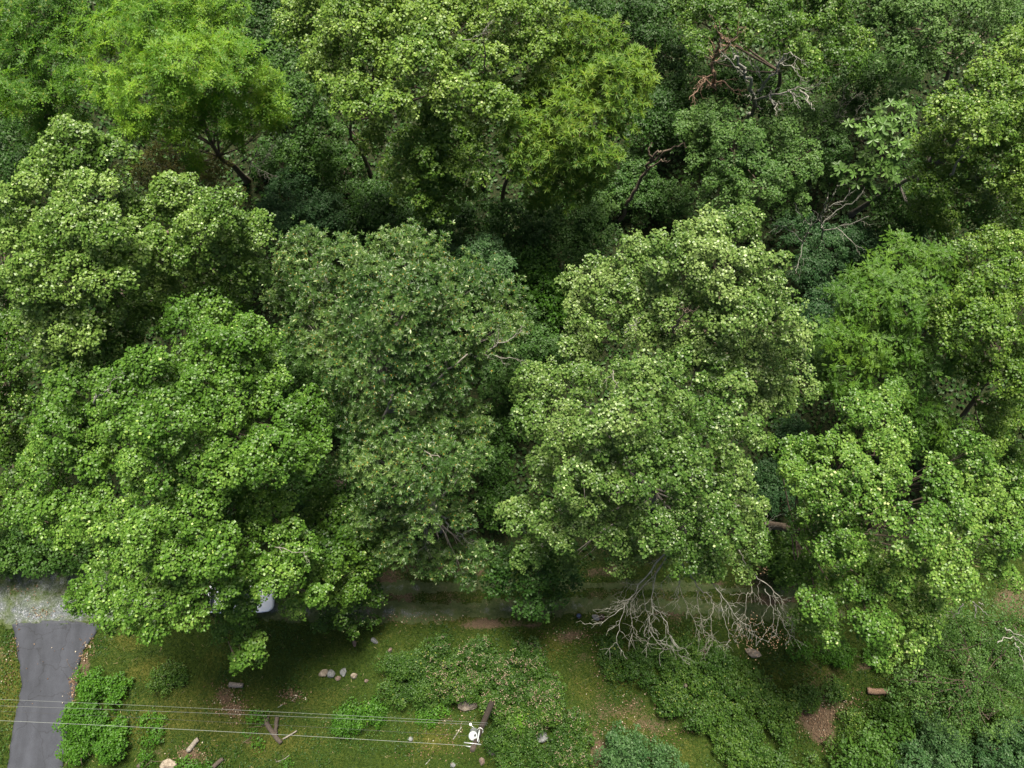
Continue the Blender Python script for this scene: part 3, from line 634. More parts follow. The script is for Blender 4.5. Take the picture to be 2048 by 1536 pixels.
make_tree('fine_leaved_tree', 'small bluish-green bushy tree just above the orange-flecked glossy tree', 'blue', (960, 640),
    [(905, 520, 36), (960, 500, 38), (1000, 540, 36), (948, 548, 40), (990, 510, 28), (985, 480, 14), (900, 550, 30)],
    8.5, 11, (955, 510), 90, tr=.12, seed=63, tint0=.2)
make_tree('broadleaf_tree', 'tall tree with the yellow-white lit top, upper of the two white-flecked crowns right of centre', 'silver', (1400, 740),
    [(1410, 465, 50), (1480, 455, 46), (1342, 500, 56), (1266, 512, 44), (1430, 535, 70), (1518, 545, 56), (1190, 556, 44), (1300, 580, 66), (1225, 630, 62), (1160, 620, 42), (1376, 630, 72), (1470, 630, 72), (1560, 640, 56), (1300, 660, 60), (1510, 720, 66), (1582, 720, 46), (1560, 790, 44), (1460, 700, 60), (1618, 780, 24, 12), (1595, 670, 32), (1550, 590, 36), (1140, 560, 24), (1170, 690, 40, 13), (1490, 430, 20), (1380, 700, 50), (1520, 800, 46, 13), (1240, 560, 50)],
    14.5, 20, (1420, 560), 280, dens=.92, seed=67, tr=.32, tint0=.14)
make_tree('broadleaf_tree', 'white-flecked tree with a fringe of bare grey limbs hanging over the lane', 'silver', (1310, 1010),
    [(1076, 762, 52), (1150, 762, 50), (1062, 840, 50), (1130, 862, 62), (1230, 760, 40), (1300, 760, 60), (1392, 742, 62), (1462, 765, 50), (1256, 840, 64), (1345, 850, 74), (1435, 850, 66), (1088, 930, 46), (1166, 960, 62), (1265, 940, 72), (1370, 950, 76), (1460, 950, 62), (1044, 1030, 44), (1124, 1060, 60), (1230, 1050, 64), (1330, 1050, 66), (1430, 1040, 66), (1492, 1030, 40), (1060, 1108, 30, 9), (1245, 1118, 38), (1420, 1110, 46), (1478, 1122, 30), (1195, 870, 50), (1505, 870, 34), (1160, 1000, 50), (1300, 890, 50), (1130, 1120, 30, 8), (1510, 1080, 30), (1360, 1110, 40), (1040, 780, 24)],
    13, 19.5, (1320, 870), 330, dens=.92, tint0=.04, seed=71, tr=.34, bark='bark_grey')
make_tree('broadleaf_tree', 'light yellow-green tree reaching down over the clearing at the lower right', 'tulipg', (1524, 1050),
    [(1770, 798, 40), (1716, 826, 46), (1775, 850, 50), (1600, 905, 42), (1670, 900, 58), (1750, 910, 56), (1640, 985, 62), (1728, 995, 66), (1610, 1050, 42), (1690, 1075, 66), (1938, 905, 38), (1870, 950, 46), (1950, 960, 56), (1995, 1020, 56), (1905, 1035, 66), (1820, 1060, 62), (1790, 1140, 60), (1890, 1130, 62), (1985, 1130, 46), (1705, 1160, 58), (1640, 1210, 46), (1740, 1230, 58), (1830, 1220, 54), (1655, 1270, 32), (1768, 1300, 40), (1830, 1280, 38), (1590, 950, 40), (1560, 900, 28), (2015, 1080, 34), (1600, 1150, 40, 9), (1610, 1240, 30, 8), (2020, 1160, 24), (1780, 960, 40), (1700, 950, 40), (1865, 1190, 36)],
    11.5, 17.5, (1830, 980), 350, bark='bark', tr=.33, trunk_via=[(1562, 1053, 3), (1604, 1062, 6)], dens=.92, seed=77, tint0=.05)
make_tree('broadleaf_tree', 'dim green tree at the left edge, lower than the round-leaved crowns beside it', 'maple', (60, 980),
    [(10, 480, 44), (20, 560, 44), (18, 660, 44), (30, 740, 46), (20, 830, 50), (-20, 600, 60), (-20, 740, 60), (10, 930, 50), (-20, 860, 60), (50, 790, 36), (50, 640, 30), (0, 420, 40), (-10, 1010, 50), (40, 890, 40)],
    8, 12.5, (10, 650), 330, seed=81, tint0=-.06)
make_tree('rusty_tree', 'thin olive-brown tree with sparse twigs, below the brightest feathery tree', 'rust', (400, 420),
    [(300, 325, 40), (350, 300, 42), (395, 335, 40), (290, 365, 30), (345, 355, 36), (430, 365, 36), (470, 395, 26), (440, 330, 26), (250, 340, 24)],
    6.5, 9, (350, 310), 120, dens=.8, tr=.11, seed=83, twigs=12, tint0=.15)
make_tree('small_leaved_tree', 'dark small tree with dull leaves leaning over the middle of the lane', 'under', (1085, 1120),
    [(1010, 1130, 34), (1075, 1150, 44), (1120, 1130, 36), (1060, 1195, 30), (1110, 1190, 28), (1085, 1225, 18), (1020, 1180, 20), (1145, 1160, 20), (985, 1160, 22), (1100, 1100, 34)],
    4.5, 7.5, (1060, 1140), 90, dens=1.0, tr=.10, seed=85, tint0=-.1)
make_tree('small_leaved_tree', 'dark green tree hanging over the grass right of the parked car', 'maple', (700, 1130),
    [(640, 1060, 50), (700, 1080, 50), (660, 1120, 50), (735, 1120, 44), (700, 1165, 42), (655, 1180, 36), (735, 1190, 28), (680, 1215, 30), (650, 1240, 24), (700, 1245, 26), (760, 1080, 34), (640, 1000, 40), (700, 1020, 36), (745, 1240, 14)],
    5.5, 9.5, (670, 1080), 140, seed=87, tint0=-.14)
make_tree('sparse_tree', 'thin dull green tree with white twigs in the lower right corner', 'fine', (1945, 1395),
    [(1900, 1210, 50), (1970, 1230, 60), (2030, 1250, 50), (1860, 1280, 46), (1930, 1290, 60), (2010, 1310, 60), (1850, 1345, 46), (1920, 1360, 56), (2000, 1380, 60), (1830, 1400, 44), (1900, 1420, 50), (1980, 1440, 50), (2050, 1400, 50), (2050, 1320, 50), (1800, 1360, 30), (1860, 1230, 34)],
    3.5, 6.5, (1960, 1280), 220, dens=.75, bark='bark', tr=.07, seed=89, twigs=5, tint0=.10)

# ------------------------------------------------------------------ lower trees and bushes in the gaps
UND = [
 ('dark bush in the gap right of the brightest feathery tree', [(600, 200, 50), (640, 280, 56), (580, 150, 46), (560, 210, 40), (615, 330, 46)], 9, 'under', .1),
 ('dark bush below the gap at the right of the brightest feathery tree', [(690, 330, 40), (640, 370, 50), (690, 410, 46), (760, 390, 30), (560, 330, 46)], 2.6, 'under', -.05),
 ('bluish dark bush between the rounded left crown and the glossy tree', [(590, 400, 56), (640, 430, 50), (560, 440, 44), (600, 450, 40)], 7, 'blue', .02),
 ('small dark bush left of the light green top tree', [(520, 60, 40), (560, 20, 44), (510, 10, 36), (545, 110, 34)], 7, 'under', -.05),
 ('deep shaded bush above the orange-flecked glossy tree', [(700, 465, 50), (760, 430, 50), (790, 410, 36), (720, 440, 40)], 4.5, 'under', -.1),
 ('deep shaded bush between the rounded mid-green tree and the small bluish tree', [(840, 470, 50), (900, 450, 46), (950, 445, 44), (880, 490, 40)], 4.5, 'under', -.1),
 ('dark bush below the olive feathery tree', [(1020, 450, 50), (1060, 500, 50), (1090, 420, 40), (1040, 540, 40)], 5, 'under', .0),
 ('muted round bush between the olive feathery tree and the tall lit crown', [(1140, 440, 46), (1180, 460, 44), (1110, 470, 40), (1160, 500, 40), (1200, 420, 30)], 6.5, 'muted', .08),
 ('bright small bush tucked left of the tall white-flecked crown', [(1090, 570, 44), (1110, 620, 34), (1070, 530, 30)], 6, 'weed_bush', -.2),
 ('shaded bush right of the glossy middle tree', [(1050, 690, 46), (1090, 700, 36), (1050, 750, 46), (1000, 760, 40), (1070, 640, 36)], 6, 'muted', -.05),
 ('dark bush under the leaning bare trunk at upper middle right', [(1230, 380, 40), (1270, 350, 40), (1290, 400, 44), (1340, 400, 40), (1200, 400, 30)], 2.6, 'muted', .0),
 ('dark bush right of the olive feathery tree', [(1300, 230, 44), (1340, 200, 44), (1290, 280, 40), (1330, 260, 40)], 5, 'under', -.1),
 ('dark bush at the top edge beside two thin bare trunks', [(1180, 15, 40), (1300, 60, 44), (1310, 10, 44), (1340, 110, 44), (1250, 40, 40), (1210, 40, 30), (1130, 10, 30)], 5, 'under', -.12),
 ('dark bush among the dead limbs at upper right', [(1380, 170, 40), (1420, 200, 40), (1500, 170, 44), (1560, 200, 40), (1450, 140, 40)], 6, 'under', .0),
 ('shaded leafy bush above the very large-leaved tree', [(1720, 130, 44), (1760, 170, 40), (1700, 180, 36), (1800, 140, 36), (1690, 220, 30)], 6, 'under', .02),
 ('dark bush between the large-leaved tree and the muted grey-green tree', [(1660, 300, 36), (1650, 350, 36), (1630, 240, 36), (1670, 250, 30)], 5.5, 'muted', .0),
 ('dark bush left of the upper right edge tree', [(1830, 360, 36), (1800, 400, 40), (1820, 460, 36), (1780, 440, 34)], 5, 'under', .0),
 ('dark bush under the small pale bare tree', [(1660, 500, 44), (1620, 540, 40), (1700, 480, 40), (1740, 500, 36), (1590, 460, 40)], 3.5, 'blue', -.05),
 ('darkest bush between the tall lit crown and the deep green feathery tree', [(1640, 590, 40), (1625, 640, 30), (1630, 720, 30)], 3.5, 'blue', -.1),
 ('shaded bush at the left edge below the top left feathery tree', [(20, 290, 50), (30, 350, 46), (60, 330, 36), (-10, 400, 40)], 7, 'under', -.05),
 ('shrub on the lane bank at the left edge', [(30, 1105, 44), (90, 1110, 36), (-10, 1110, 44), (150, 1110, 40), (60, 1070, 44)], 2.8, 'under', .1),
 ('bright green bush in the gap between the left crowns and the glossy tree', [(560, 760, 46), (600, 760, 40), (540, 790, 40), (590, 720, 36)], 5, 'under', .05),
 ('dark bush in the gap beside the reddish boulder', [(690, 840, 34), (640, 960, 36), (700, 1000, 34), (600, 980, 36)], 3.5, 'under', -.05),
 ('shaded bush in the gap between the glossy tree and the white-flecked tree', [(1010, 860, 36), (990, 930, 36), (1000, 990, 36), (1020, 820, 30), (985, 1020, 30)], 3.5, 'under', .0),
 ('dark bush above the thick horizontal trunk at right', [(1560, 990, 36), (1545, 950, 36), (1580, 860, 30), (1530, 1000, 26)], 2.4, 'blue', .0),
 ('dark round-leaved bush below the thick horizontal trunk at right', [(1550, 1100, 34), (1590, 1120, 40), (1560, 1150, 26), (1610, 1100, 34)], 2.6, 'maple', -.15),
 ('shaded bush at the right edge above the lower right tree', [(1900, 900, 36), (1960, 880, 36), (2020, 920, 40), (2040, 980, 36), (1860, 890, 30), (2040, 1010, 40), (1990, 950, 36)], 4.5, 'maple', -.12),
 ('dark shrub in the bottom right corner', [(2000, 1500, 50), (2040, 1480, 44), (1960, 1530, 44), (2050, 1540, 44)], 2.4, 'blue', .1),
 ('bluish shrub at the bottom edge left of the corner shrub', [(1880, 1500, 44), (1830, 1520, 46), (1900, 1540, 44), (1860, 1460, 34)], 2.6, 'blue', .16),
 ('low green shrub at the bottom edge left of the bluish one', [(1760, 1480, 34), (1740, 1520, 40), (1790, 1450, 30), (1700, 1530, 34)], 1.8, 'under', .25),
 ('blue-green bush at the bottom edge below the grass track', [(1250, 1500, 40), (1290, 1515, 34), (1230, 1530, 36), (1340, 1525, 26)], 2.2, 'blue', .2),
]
FOL['weed_bush'] = dict(FOL['under'], m='weed')
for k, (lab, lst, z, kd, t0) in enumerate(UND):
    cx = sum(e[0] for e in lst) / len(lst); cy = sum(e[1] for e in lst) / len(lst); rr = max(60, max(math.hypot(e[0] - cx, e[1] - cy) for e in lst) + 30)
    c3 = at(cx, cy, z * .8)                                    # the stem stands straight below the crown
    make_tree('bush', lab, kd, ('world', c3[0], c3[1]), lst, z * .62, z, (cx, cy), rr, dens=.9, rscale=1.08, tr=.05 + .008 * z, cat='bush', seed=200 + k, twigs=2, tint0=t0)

# ------------------------------------------------------------------ bare limbs and dead trees
def px3(lst):
    return [at(x, y, z) for x, y, z in lst]
white = [o for o in bpy.data.objects if o.get('label', '').startswith('white-flecked tree')][0]
FRINGE = [
 ([(1345, 1080, 13), (1310, 1130, 12), (1262, 1195, 10.5), (1246, 1212, 10.2), (1200, 1252, 9.5)], .12, 'dead_pale'),
 ([(1250, 1205, 10.3), (1238, 1260, 9.8), (1232, 1290, 9.5)], .045, 'dead_pale'),
 ([(1322, 1130, 12), (1275, 1185, 10.8), (1263, 1205, 10.4), (1264, 1250, 9.9), (1274, 1275, 9.6)], .07, 'dead'),
 ([(1335, 1110, 12.5), (1308, 1160, 11.6), (1303, 1215, 10.8), (1300, 1262, 10.2), (1328, 1300, 9.7)], .075, 'dead_pale'),
 ([(1304, 1213, 10.8), (1330, 1243, 10.4), (1343, 1280, 10), (1368, 1322, 9.4)], .06, 'dead_pale'),
 ([(1350, 1090, 12.6), (1372, 1140, 11.6), (1400, 1178, 11), (1425, 1200, 10.6), (1423, 1240, 10.2), (1424, 1292, 9.6)], .10, 'dead'),
 ([(1385, 1110, 12.3), (1420, 1160, 11.4), (1452, 1204, 10.8), (1480, 1240, 10.2), (1500, 1252, 10)], .07, 'dead_pale'),
 ([(1360, 1120, 12), (1358, 1160, 11.4), (1355, 1195, 11)], .045, 'dead_pale'),
 ([(1350, 1142, 11.8), (1328, 1158, 11.5), (1320, 1180, 11.2)], .04, 'dead_pale'),
 ([(1392, 1180, 11), (1398, 1230, 10.4), (1408, 1270, 9.9)], .045, 'dead'),
 ([(1440, 1190, 10.9), (1446, 1230, 10.4), (1460, 1280, 9.8)], .04, 'dead_pale'),
 ([(1478, 1100, 12), (1492, 1135, 11.4), (1505, 1182, 10.8), (1494, 1190, 10.7), (1492, 1235, 10.2), (1488, 1262, 9.9)], .065, 'dead'),
 ([(1490, 1128, 11.4), (1522, 1160, 11), (1558, 1192, 10.5), (1566, 1218, 10.2), (1590, 1250, 9.8)], .075, 'dead'),
 ([(1530, 1178, 10.7), (1546, 1215, 10.2), (1545, 1260, 9.7)], .045, 'dead_pale'),
 ([(1555, 1215, 10.2), (1562, 1240, 10), (1580, 1275, 9.7)], .03, 'dead_pale'),
 ([(1355, 1150, 11.5), (1368, 1200, 11), (1392, 1250, 10.3), (1402, 1280, 10)], .035, 'dead'),
 ([(1286, 1180, 10.8), (1295, 1230, 10.3), (1310, 1268, 9.9)], .03, 'dead_pale'),
 ([(1500, 1070, 11.5), (1516, 1090, 11.3), (1526, 1060, 11.6), (1535, 1030, 12)], .04, 'dead_pale'),
 ([(1245, 1140, 10.5), (1254, 1170, 10), (1252, 1192, 9.8)], .03, 'dead'),
]
for pts, r0, mt in FRINGE:
    T = Tubes(); bare_branch(T, px3(pts), r0 * .46, .007, 2.3, 1.05, 1, 6)
    T.build('dead_limb', M[mt], white)
def bare_tree(name, label, base, mains, r0, mat, twigs=1.5, tl=.9, cat='tree', lvl=1, lift=0.0):
    b = on_ground(*base); root = empty(name, b, label, cat)
    for i, pts in enumerate(mains):
        T = Tubes(); P_ = px3([(a, b2, z + lift * (z > 5)) for a, b2, z in pts])
        if i == 0: P_ = [b - [0, 0, .15]] + P_
        bare_branch(T, P_, r0 if i == 0 else r0 * (.62 if i < 4 else .4), .012 if i else r0 * .45, twigs * (.5 if i == 0 else 1), tl, lvl, 8 if i == 0 else 6)
        T.build('trunk' if i == 0 else 'limb', M[mat], root)
    return root
bare_tree('bare_tree', 'small pale leafless tree with spreading twigs, above the deep green feathery tree', (1652, 520),
    [[(1645, 480, 3), (1642, 430, 7), (1655, 395, 9.5)], [(1644, 450, 6), (1675, 420, 7), (1715, 400, 8)], [(1603, 492, 3.5), (1618, 460, 6), (1648, 425, 8), (1668, 385, 10)], [(1646, 462, 5), (1690, 452, 6.5), (1738, 432, 8)],
     [(1605, 488, 4), (1580, 460, 5.5), (1545, 448, 6.5)], [(1605, 488, 4), (1598, 520, 4), (1590, 548, 4)], [(1622, 452, 6.5), (1600, 430, 7.5), (1588, 405, 8)], [(1672, 455, 5), (1700, 480, 5.5), (1725, 500, 5.5)], [(1655, 415, 8), (1690, 395, 9), (1700, 380, 9.5)]], .075, 'dead_pale', 1.6, .9)
bare_tree('bare_tree', 'dead tree with one long bleached limb reaching right, at upper right', (1495, 235),
    [[(1508, 215, 4), (1505, 185, 7), (1490, 145, 10), (1470, 112, 12)], [(1508, 200, 6), (1540, 190, 8), (1580, 180, 9.5), (1622, 178, 10.5)], [(1538, 190, 8), (1548, 208, 8.4), (1554, 224, 8.5)], [(1515, 182, 7.5), (1545, 150, 9.5), (1562, 128, 10.5), (1600, 140, 11)],
     [(1575, 181, 9.3), (1590, 195, 9.5), (1602, 216, 9.5)], [(1600, 180, 10), (1618, 200, 10.3), (1628, 222, 10.3)], [(1490, 145, 10), (1455, 118, 11.5), (1440, 100, 12)], [(1515, 182, 7), (1525, 165, 8.5), (1500, 120, 10.5)], [(1555, 135, 10.3), (1575, 105, 11.5), (1605, 120, 12)]], .15, 'dead_pale', 1.8, 1.0, lift=3.0)
bare_tree('bare_tree', 'brown dead snag with a spray of grey twigs, left of the bleached limb', (1430, 222),
    [[(1430, 190, 4), (1428, 150, 7), (1424, 118, 9)], [(1428, 170, 5.5), (1405, 165, 6.5), (1378, 200, 6.5)], [(1426, 120, 9), (1440, 80, 11.5), (1430, 45, 13)], [(1430, 112, 9.4), (1462, 85, 11.5), (1478, 55, 13)], [(1429, 160, 6), (1455, 168, 6.8), (1468, 185, 7)], [(1426, 150, 7), (1400, 160, 7), (1402, 185, 6.5)]], .16, 'log_brown', 2.6, .9, lift=3.0)
bare_tree('bare_tree', 'leaning reddish-brown bare trunk with two forks, upper middle right', (1240, 443),
    [[(1262, 395, 3), (1290, 345, 5.5), (1303, 318, 7), (1322, 302, 8)], [(1303, 320, 7), (1298, 300, 7.6), (1302, 285, 8)], [(1305, 322, 7), (1335, 300, 8.3), (1362, 290, 9), (1385, 292, 9)], [(1295, 340, 5.8), (1318, 325, 7), (1332, 318, 7.4)]], .15, 'bark', .5, .7)
bare_tree('bare_tree', 'thin dark trunk running out of the top edge, left of its neighbour', (1243, 62),
    [[(1250, 30, 3), (1258, 0, 5), (1266, -40, 8)], [(1258, 0, 5), (1280, -30, 7)]], .15, 'bark', .3, .5)
bare_tree('bare_tree', 'thin dark trunk running out of the top edge, right of its neighbour', (1336, 66),
    [[(1342, 35, 3), (1346, 5, 5), (1352, -40, 8)], [(1346, 0, 5), (1330, -30, 7)]], .14, 'bark', .3, .5)
bare_tree('bare_tree', 'tangle of fine reddish bare twigs left of the large-leaved tree', (1660, 275),
    [[(1665, 255, 3.5), (1680, 230, 6)], [(1665, 250, 4), (1690, 215, 6.5), (1712, 190, 7.5)], [(1668, 245, 4.5), (1700, 240, 6.5), (1720, 215, 7.5)], [(1660, 255, 4), (1645, 235, 5.5), (1650, 210, 6.5)], [(1670, 240, 5), (1685, 195, 7), (1690, 175, 8)]], .05, 'dead', 3.5, .7)
bare_tree('bare_tree', 'low pale bare twigs over the shaded bush below the rusty tree', (500, 350),
    [[(500, 330, 3), (515, 300, 5.5)], [(500, 335, 3), (530, 320, 5), (545, 300, 6)], [(498, 330, 3.5), (475, 290, 6), (490, 262, 7)], [(502, 330, 3.5), (530, 345, 4.5), (545, 350, 5)]], .045, 'dead', 3.2, .7)
lance2 = [o for o in bpy.data.objects if o.get('label', '').startswith('smaller glossy tree')][0]
T = Tubes(); bare_branch(T, px3([(862, 1000, 10.5), (888, 1035, 9.6), (915, 1062, 8.8), (930, 1078, 8.4)]), .07, .015, 2.4, .9, 1, 6); T.build('dead_limb', M['dead_pale'], lance2)
T = Tubes(); bare_branch(T, px3([(870, 1010, 10.2), (850, 1050, 9), (852, 1100, 8)]), .045, .012, 2.8, .9, 1, 5); T.build('dead_limb', M['dead'], lance2)
sparse = [o for o in bpy.data.objects if o.get('label', '').startswith('thin dull green tree')][0]
def tree_of(start): return [o for o in bpy.data.objects if o.get('label', '').startswith(start)][0]
for lab, pts, r0, mt in [
 ('bright round-leaved tree hanging', [(385, 1080, 13), (408, 1098, 14), (425, 1110, 14.6), (445, 1100, 15)], .04, 'dead'), ('bright round-leaved tree hanging', [(405, 1120, 13.5), (425, 1105, 14.6), (412, 1090, 15)], .035, 'dead_pale'),
 ('bright round-leaved tree hanging', [(300, 1175, 12), (318, 1166, 13), (342, 1158, 13.6)], .04, 'dead'), ('bright round-leaved tree hanging', [(540, 1090, 13), (575, 1100, 14), (605, 1106, 14.4)], .035, 'dead'),
 ('bright round-leaved tree in', [(188, 806, 17), (202, 786, 18), (220, 776, 18.4)], .05, 'dead_pale'), ('bright round-leaved tree in', [(200, 788, 18), (232, 800, 18.2)], .035, 'dead_pale'),
 ('darker glossy tree', [(948, 714, 14), (985, 695, 15), (1020, 680, 15.5), (1045, 660, 15.8)], .05, 'dead'), ('darker glossy tree', [(975, 700, 14.6), (1000, 715, 14.8), (1045, 720, 15)], .035, 'dead'),
 ('darker glossy tree', [(830, 800, 12.5), (870, 765, 14), (935, 708, 15.4)], .10, 'bark_grey'), ('darker glossy tree', [(762, 850, 12), (775, 815, 14), (782, 790, 15.2)], .09, 'bark_grey'),
 ('light green wide-crowned', [(965, 170, 16), (972, 130, 18), (966, 70, 19.5)], .07, 'bark'), ('light green wide-crowned', [(925, 82, 19), (945, 74, 19.8), (966, 66, 20.2)], .03, 'dead_pale'),
 ('tall tree with the yellow-white', [(1345, 690, 16), (1352, 650, 18), (1372, 620, 19.2)], .09, 'bark'), ('tall tree with the yellow-white', [(1250, 665, 18), (1265, 655, 18.6), (1280, 642, 19)], .03, 'dead_pale'),
 ('white-flecked tree', [(1225, 740, 17), (1232, 770, 17.4), (1246, 782, 17.6)], .03, 'dead'), ('white-flecked tree', [(1425, 1040, 14), (1455, 1025, 15), (1478, 1010, 15.6)], .05, 'dead_pale'),
 ('large bright-topped', [(1900, 350, 12), (1925, 310, 14), (1960, 270, 15.4)], .08, 'bark_grey'), ('light yellow-green tree', [(1860, 1170, 13), (1880, 1205, 13), (1892, 1230, 12.6)], .03, 'dead'),
 ('light yellow-green tree', [(1735, 1048, 14), (1760, 1056, 15.4), (1775, 1040, 16)], .07, 'bark'), ('smaller glossy tree', [(800, 905, 11.5), (840, 900, 13.2), (880, 915, 14)], .06, 'bark_grey'),
]:
    T = Tubes(); bare_branch(T, px3(pts), r0, r0 * .3, 2.2 if mt != 'bark_grey' else .4, .7, 1, 6); T.build('dead_limb' if mt.startswith('dead') else 'limb', M[mt], tree_of(lab))
for pts in ([(1938, 1200, 8), (1958, 1215, 7.6), (1975, 1230, 7.3)], [(1925, 1208, 8), (1915, 1225, 7.6), (1906, 1236, 7.4)], [(1948, 1210, 7.8), (1952, 1225, 7.4), (1952, 1236, 7.2)], [(1995, 1285, 7.4), (2020, 1275, 7.2), (2048, 1290, 7), (2060, 1320, 6.8)],
            [(2030, 1285, 7.2), (2042, 1310, 7), (2050, 1335, 6.8)], [(1816, 1370, 3.5), (1830, 1350, 4.5), (1836, 1338, 5)], [(2010, 1255, 7), (2030, 1268, 6.8), (2055, 1275, 6.6)], [(1958, 1205, 8), (1968, 1212, 7.7)]):
    T = Tubes(); bare_branch(T, px3(pts), .04, .012, .9, .6, 0, 5); T.build('dead_limb', M['dead_pale'], sparse)

# ------------------------------------------------------------------ thickets and shrubs on the clearing
def fill_poly(pts, step, h, r, jit=.35, gaps=.05):
    """low mounds of a thicket spread over a photo outline"""
    G_ = P2(pts); a = np.array(G_); x0, y0 = a.min(0); x1, y1 = a.max(0); out = []
    for yy in np.arange(y0, y1 + step, step):
        for xx in np.arange(x0, x1 + step, step):
            x = xx + rng.normal(0, step * jit); y = yy + rng.normal(0, step * jit); rr = r * rng.uniform(.5, 1.3)
            if rng.random() < gaps: continue
            if in_poly(np.array([x]), np.array([y]), G_)[0]:
                out.append((np.array([x, y, h * rng.uniform(.25, .8) - rr * .2]), rr))
    return out
def thicket(label, pts, h, kind, mat, lsize=.115, dens=1.0, n=26, step=.95, r=.75, flowers=0, cat='thicket', name='bramble_thicket', tint0=0.0, stems=14, seed=0, rs=.30):
    lob = fill_poly(pts, step, h, r, gaps=.20 if label.startswith('broad') else .04)
    if not lob: return
    c = np.array([l[0] for l in lob]).mean(0); root = empty(name, (c[0], c[1], float(hg(c[0], c[1]))), label, cat)
    FOL['_t'] = dict(t=kind, s=lsize, m=mat, n=6, rs=.13, sp=.20, mode='scatter')
    P, O, I = make_foliage(root, lob, '_t', dens, name='foliage', seed=seed, zmin=-.1, tint0=tint0)
    T = Tubes()
    for k in rng.choice(len(lob), min(len(lob), stems)):
        q = lob[k][0]; g0 = np.array([q[0] + rng.normal(0, .3), q[1] + rng.normal(0, .3), float(hg(q[0], q[1])) - .05])
        e = P[int(rng.integers(len(P)))] if len(P) else q
        e = q + np.array([rng.normal(0, .5), rng.normal(0, .5), lob[k][1] * .8])
        T.add(curve([g0, (g0 + e) / 2 + [0, 0, .2], e], 5, .02), np.linspace(.02, .008, 5), 4, cap=False)
    tag(T.build('stems', M['bark'], root), kind='stuff')
    if flowers:
        k = 7; up = P[(O[:, 2] > .15)]; up = up[noise(up, .28, 77) > .47]
        up = up[rng.choice(len(up), min(len(up), flowers), replace=False)]
        Q = (up + O[:1] * 0)[:, None] + rng.normal(0, .075, (len(up), k, 3)) + [0, 0, .24]
        Nn = rng.normal(0, .6, (len(up) * k, 3)) + [0, 0, 1]; Dd = rng.normal(0, 1, (len(up) * k, 3))
        leaves('flower_heads', Q.reshape(-1, 3), Nn, Dd, np.full(len(up) * k, .075), rng.random(len(up) * k), 'kite', M['flower'], root, kind='stuff')
    return root
thicket('large bramble thicket dotted with pinkish flower heads, right of the boulders', [(765, 1315), (800, 1290), (860, 1285), (960, 1290), (1060, 1300), (1108, 1345), (1122, 1395), (1130, 1420), (1040, 1420), (985, 1400), (930, 1392), (900, 1380), (830, 1392), (770, 1395), (748, 1362)], 1.7, 'kite', 'bramble', flowers=420, seed=301, dens=1.15, step=.85)
thicket('dark bramble thicket right of the utility pole', [(995, 1400), (1040, 1425), (1130, 1425), (1165, 1450), (1172, 1545), (985, 1545), (1000, 1510), (985, 1470)], 1.3, 'kite', 'bramble', flowers=110, seed=303, dens=.9)
thicket('broad green bramble thicket sloping down right of the grass track', [(1190, 1285), (1290, 1290), (1420, 1296), (1480, 1320), (1560, 1350), (1590, 1400), (1555, 1440), (1605, 1470), (1625, 1545), (1475, 1545), (1440, 1485), (1375, 1440), (1310, 1395), (1245, 1365), (1205, 1325)], 1.1, 'kite', 'bramble', seed=305, tint0=.04, lsize=.13, dens=.75)
thicket('small dark shrub just above the bare brown patch at lower right', [(1600, 1378), (1640, 1362), (1700, 1376), (1690, 1412), (1630, 1420), (1605, 1405)], .9, 'kite', 'bramble', seed=307, name='shrub', cat='shrub', tint0=.02)
thicket('bright green shrub beside the asphalt driveway', [(168, 1345), (218, 1328), (258, 1345), (256, 1388), (232, 1432), (252, 1475), (238, 1520), (150, 1520), (142, 1452), (148, 1424), (172, 1384)], 1.1, 'kite', 'weed', seed=309, name='shrub', cat='shrub', lsize=.14, tint0=-.06)
thicket('dark green shrub on the grass right of the driveway shrub', [(325, 1330), (352, 1322), (362, 1360), (350, 1410), (330, 1425), (318, 1380)], .9, 'kite', 'bramble', seed=311, name='shrub', cat='shrub', tint0=.12)
thicket('leafy green shrub under the power wires between forked log and boulders', [(665, 1410), (700, 1385), (760, 1392), (790, 1410), (770, 1440), (700, 1452), (668, 1440)], .6, 'kite', 'weed', seed=313, name='shrub', cat='shrub', tint0=-.18)
thicket('bright patch of leafy weeds left of the big boulder', [(815, 1415), (850, 1402), (890, 1410), (900, 1435), (860, 1450), (820, 1440)], .35, 'kite', 'weed', seed=315, name='weed_patch', cat='weeds', step=.8, r=.5, tint0=-.1)
thicket('leafy weeds growing round the forked log', [(500, 1400), (530, 1415), (525, 1470), (560, 1500), (600, 1536), (540, 1545), (505, 1490), (490, 1450)], .5, 'kite', 'weed', seed=317, name='weed_patch', cat='weeds', step=.8, r=.42, tint0=-.12, dens=.6)
thicket('leafy shrub at the bottom edge left of the dark log', [(300, 1432), (335, 1440), (330, 1490), (310, 1500), (345, 1540), (300, 1545), (290, 1480)], .6, 'kite', 'weed', seed=319, name='shrub', cat='shrub', step=.8, r=.5, tint0=-.12)
thicket('leafy shrub at the bottom edge between the dark log and the forked log', [(355, 1515), (400, 1512), (430, 1530), (420, 1550), (350, 1550)], .5, 'kite', 'weed', seed=320, name='shrub', cat='shrub', step=.8, r=.5, tint0=-.12)
thicket('strip of dark low weeds under the tips of the lower right tree', [(1560, 1296), (1640, 1290), (1760, 1300), (1780, 1322), (1700, 1326), (1600, 1318)], .7, 'kite', 'weed', seed=321, name='weed_patch', cat='weeds', step=.8, r=.5, tint0=-.2)
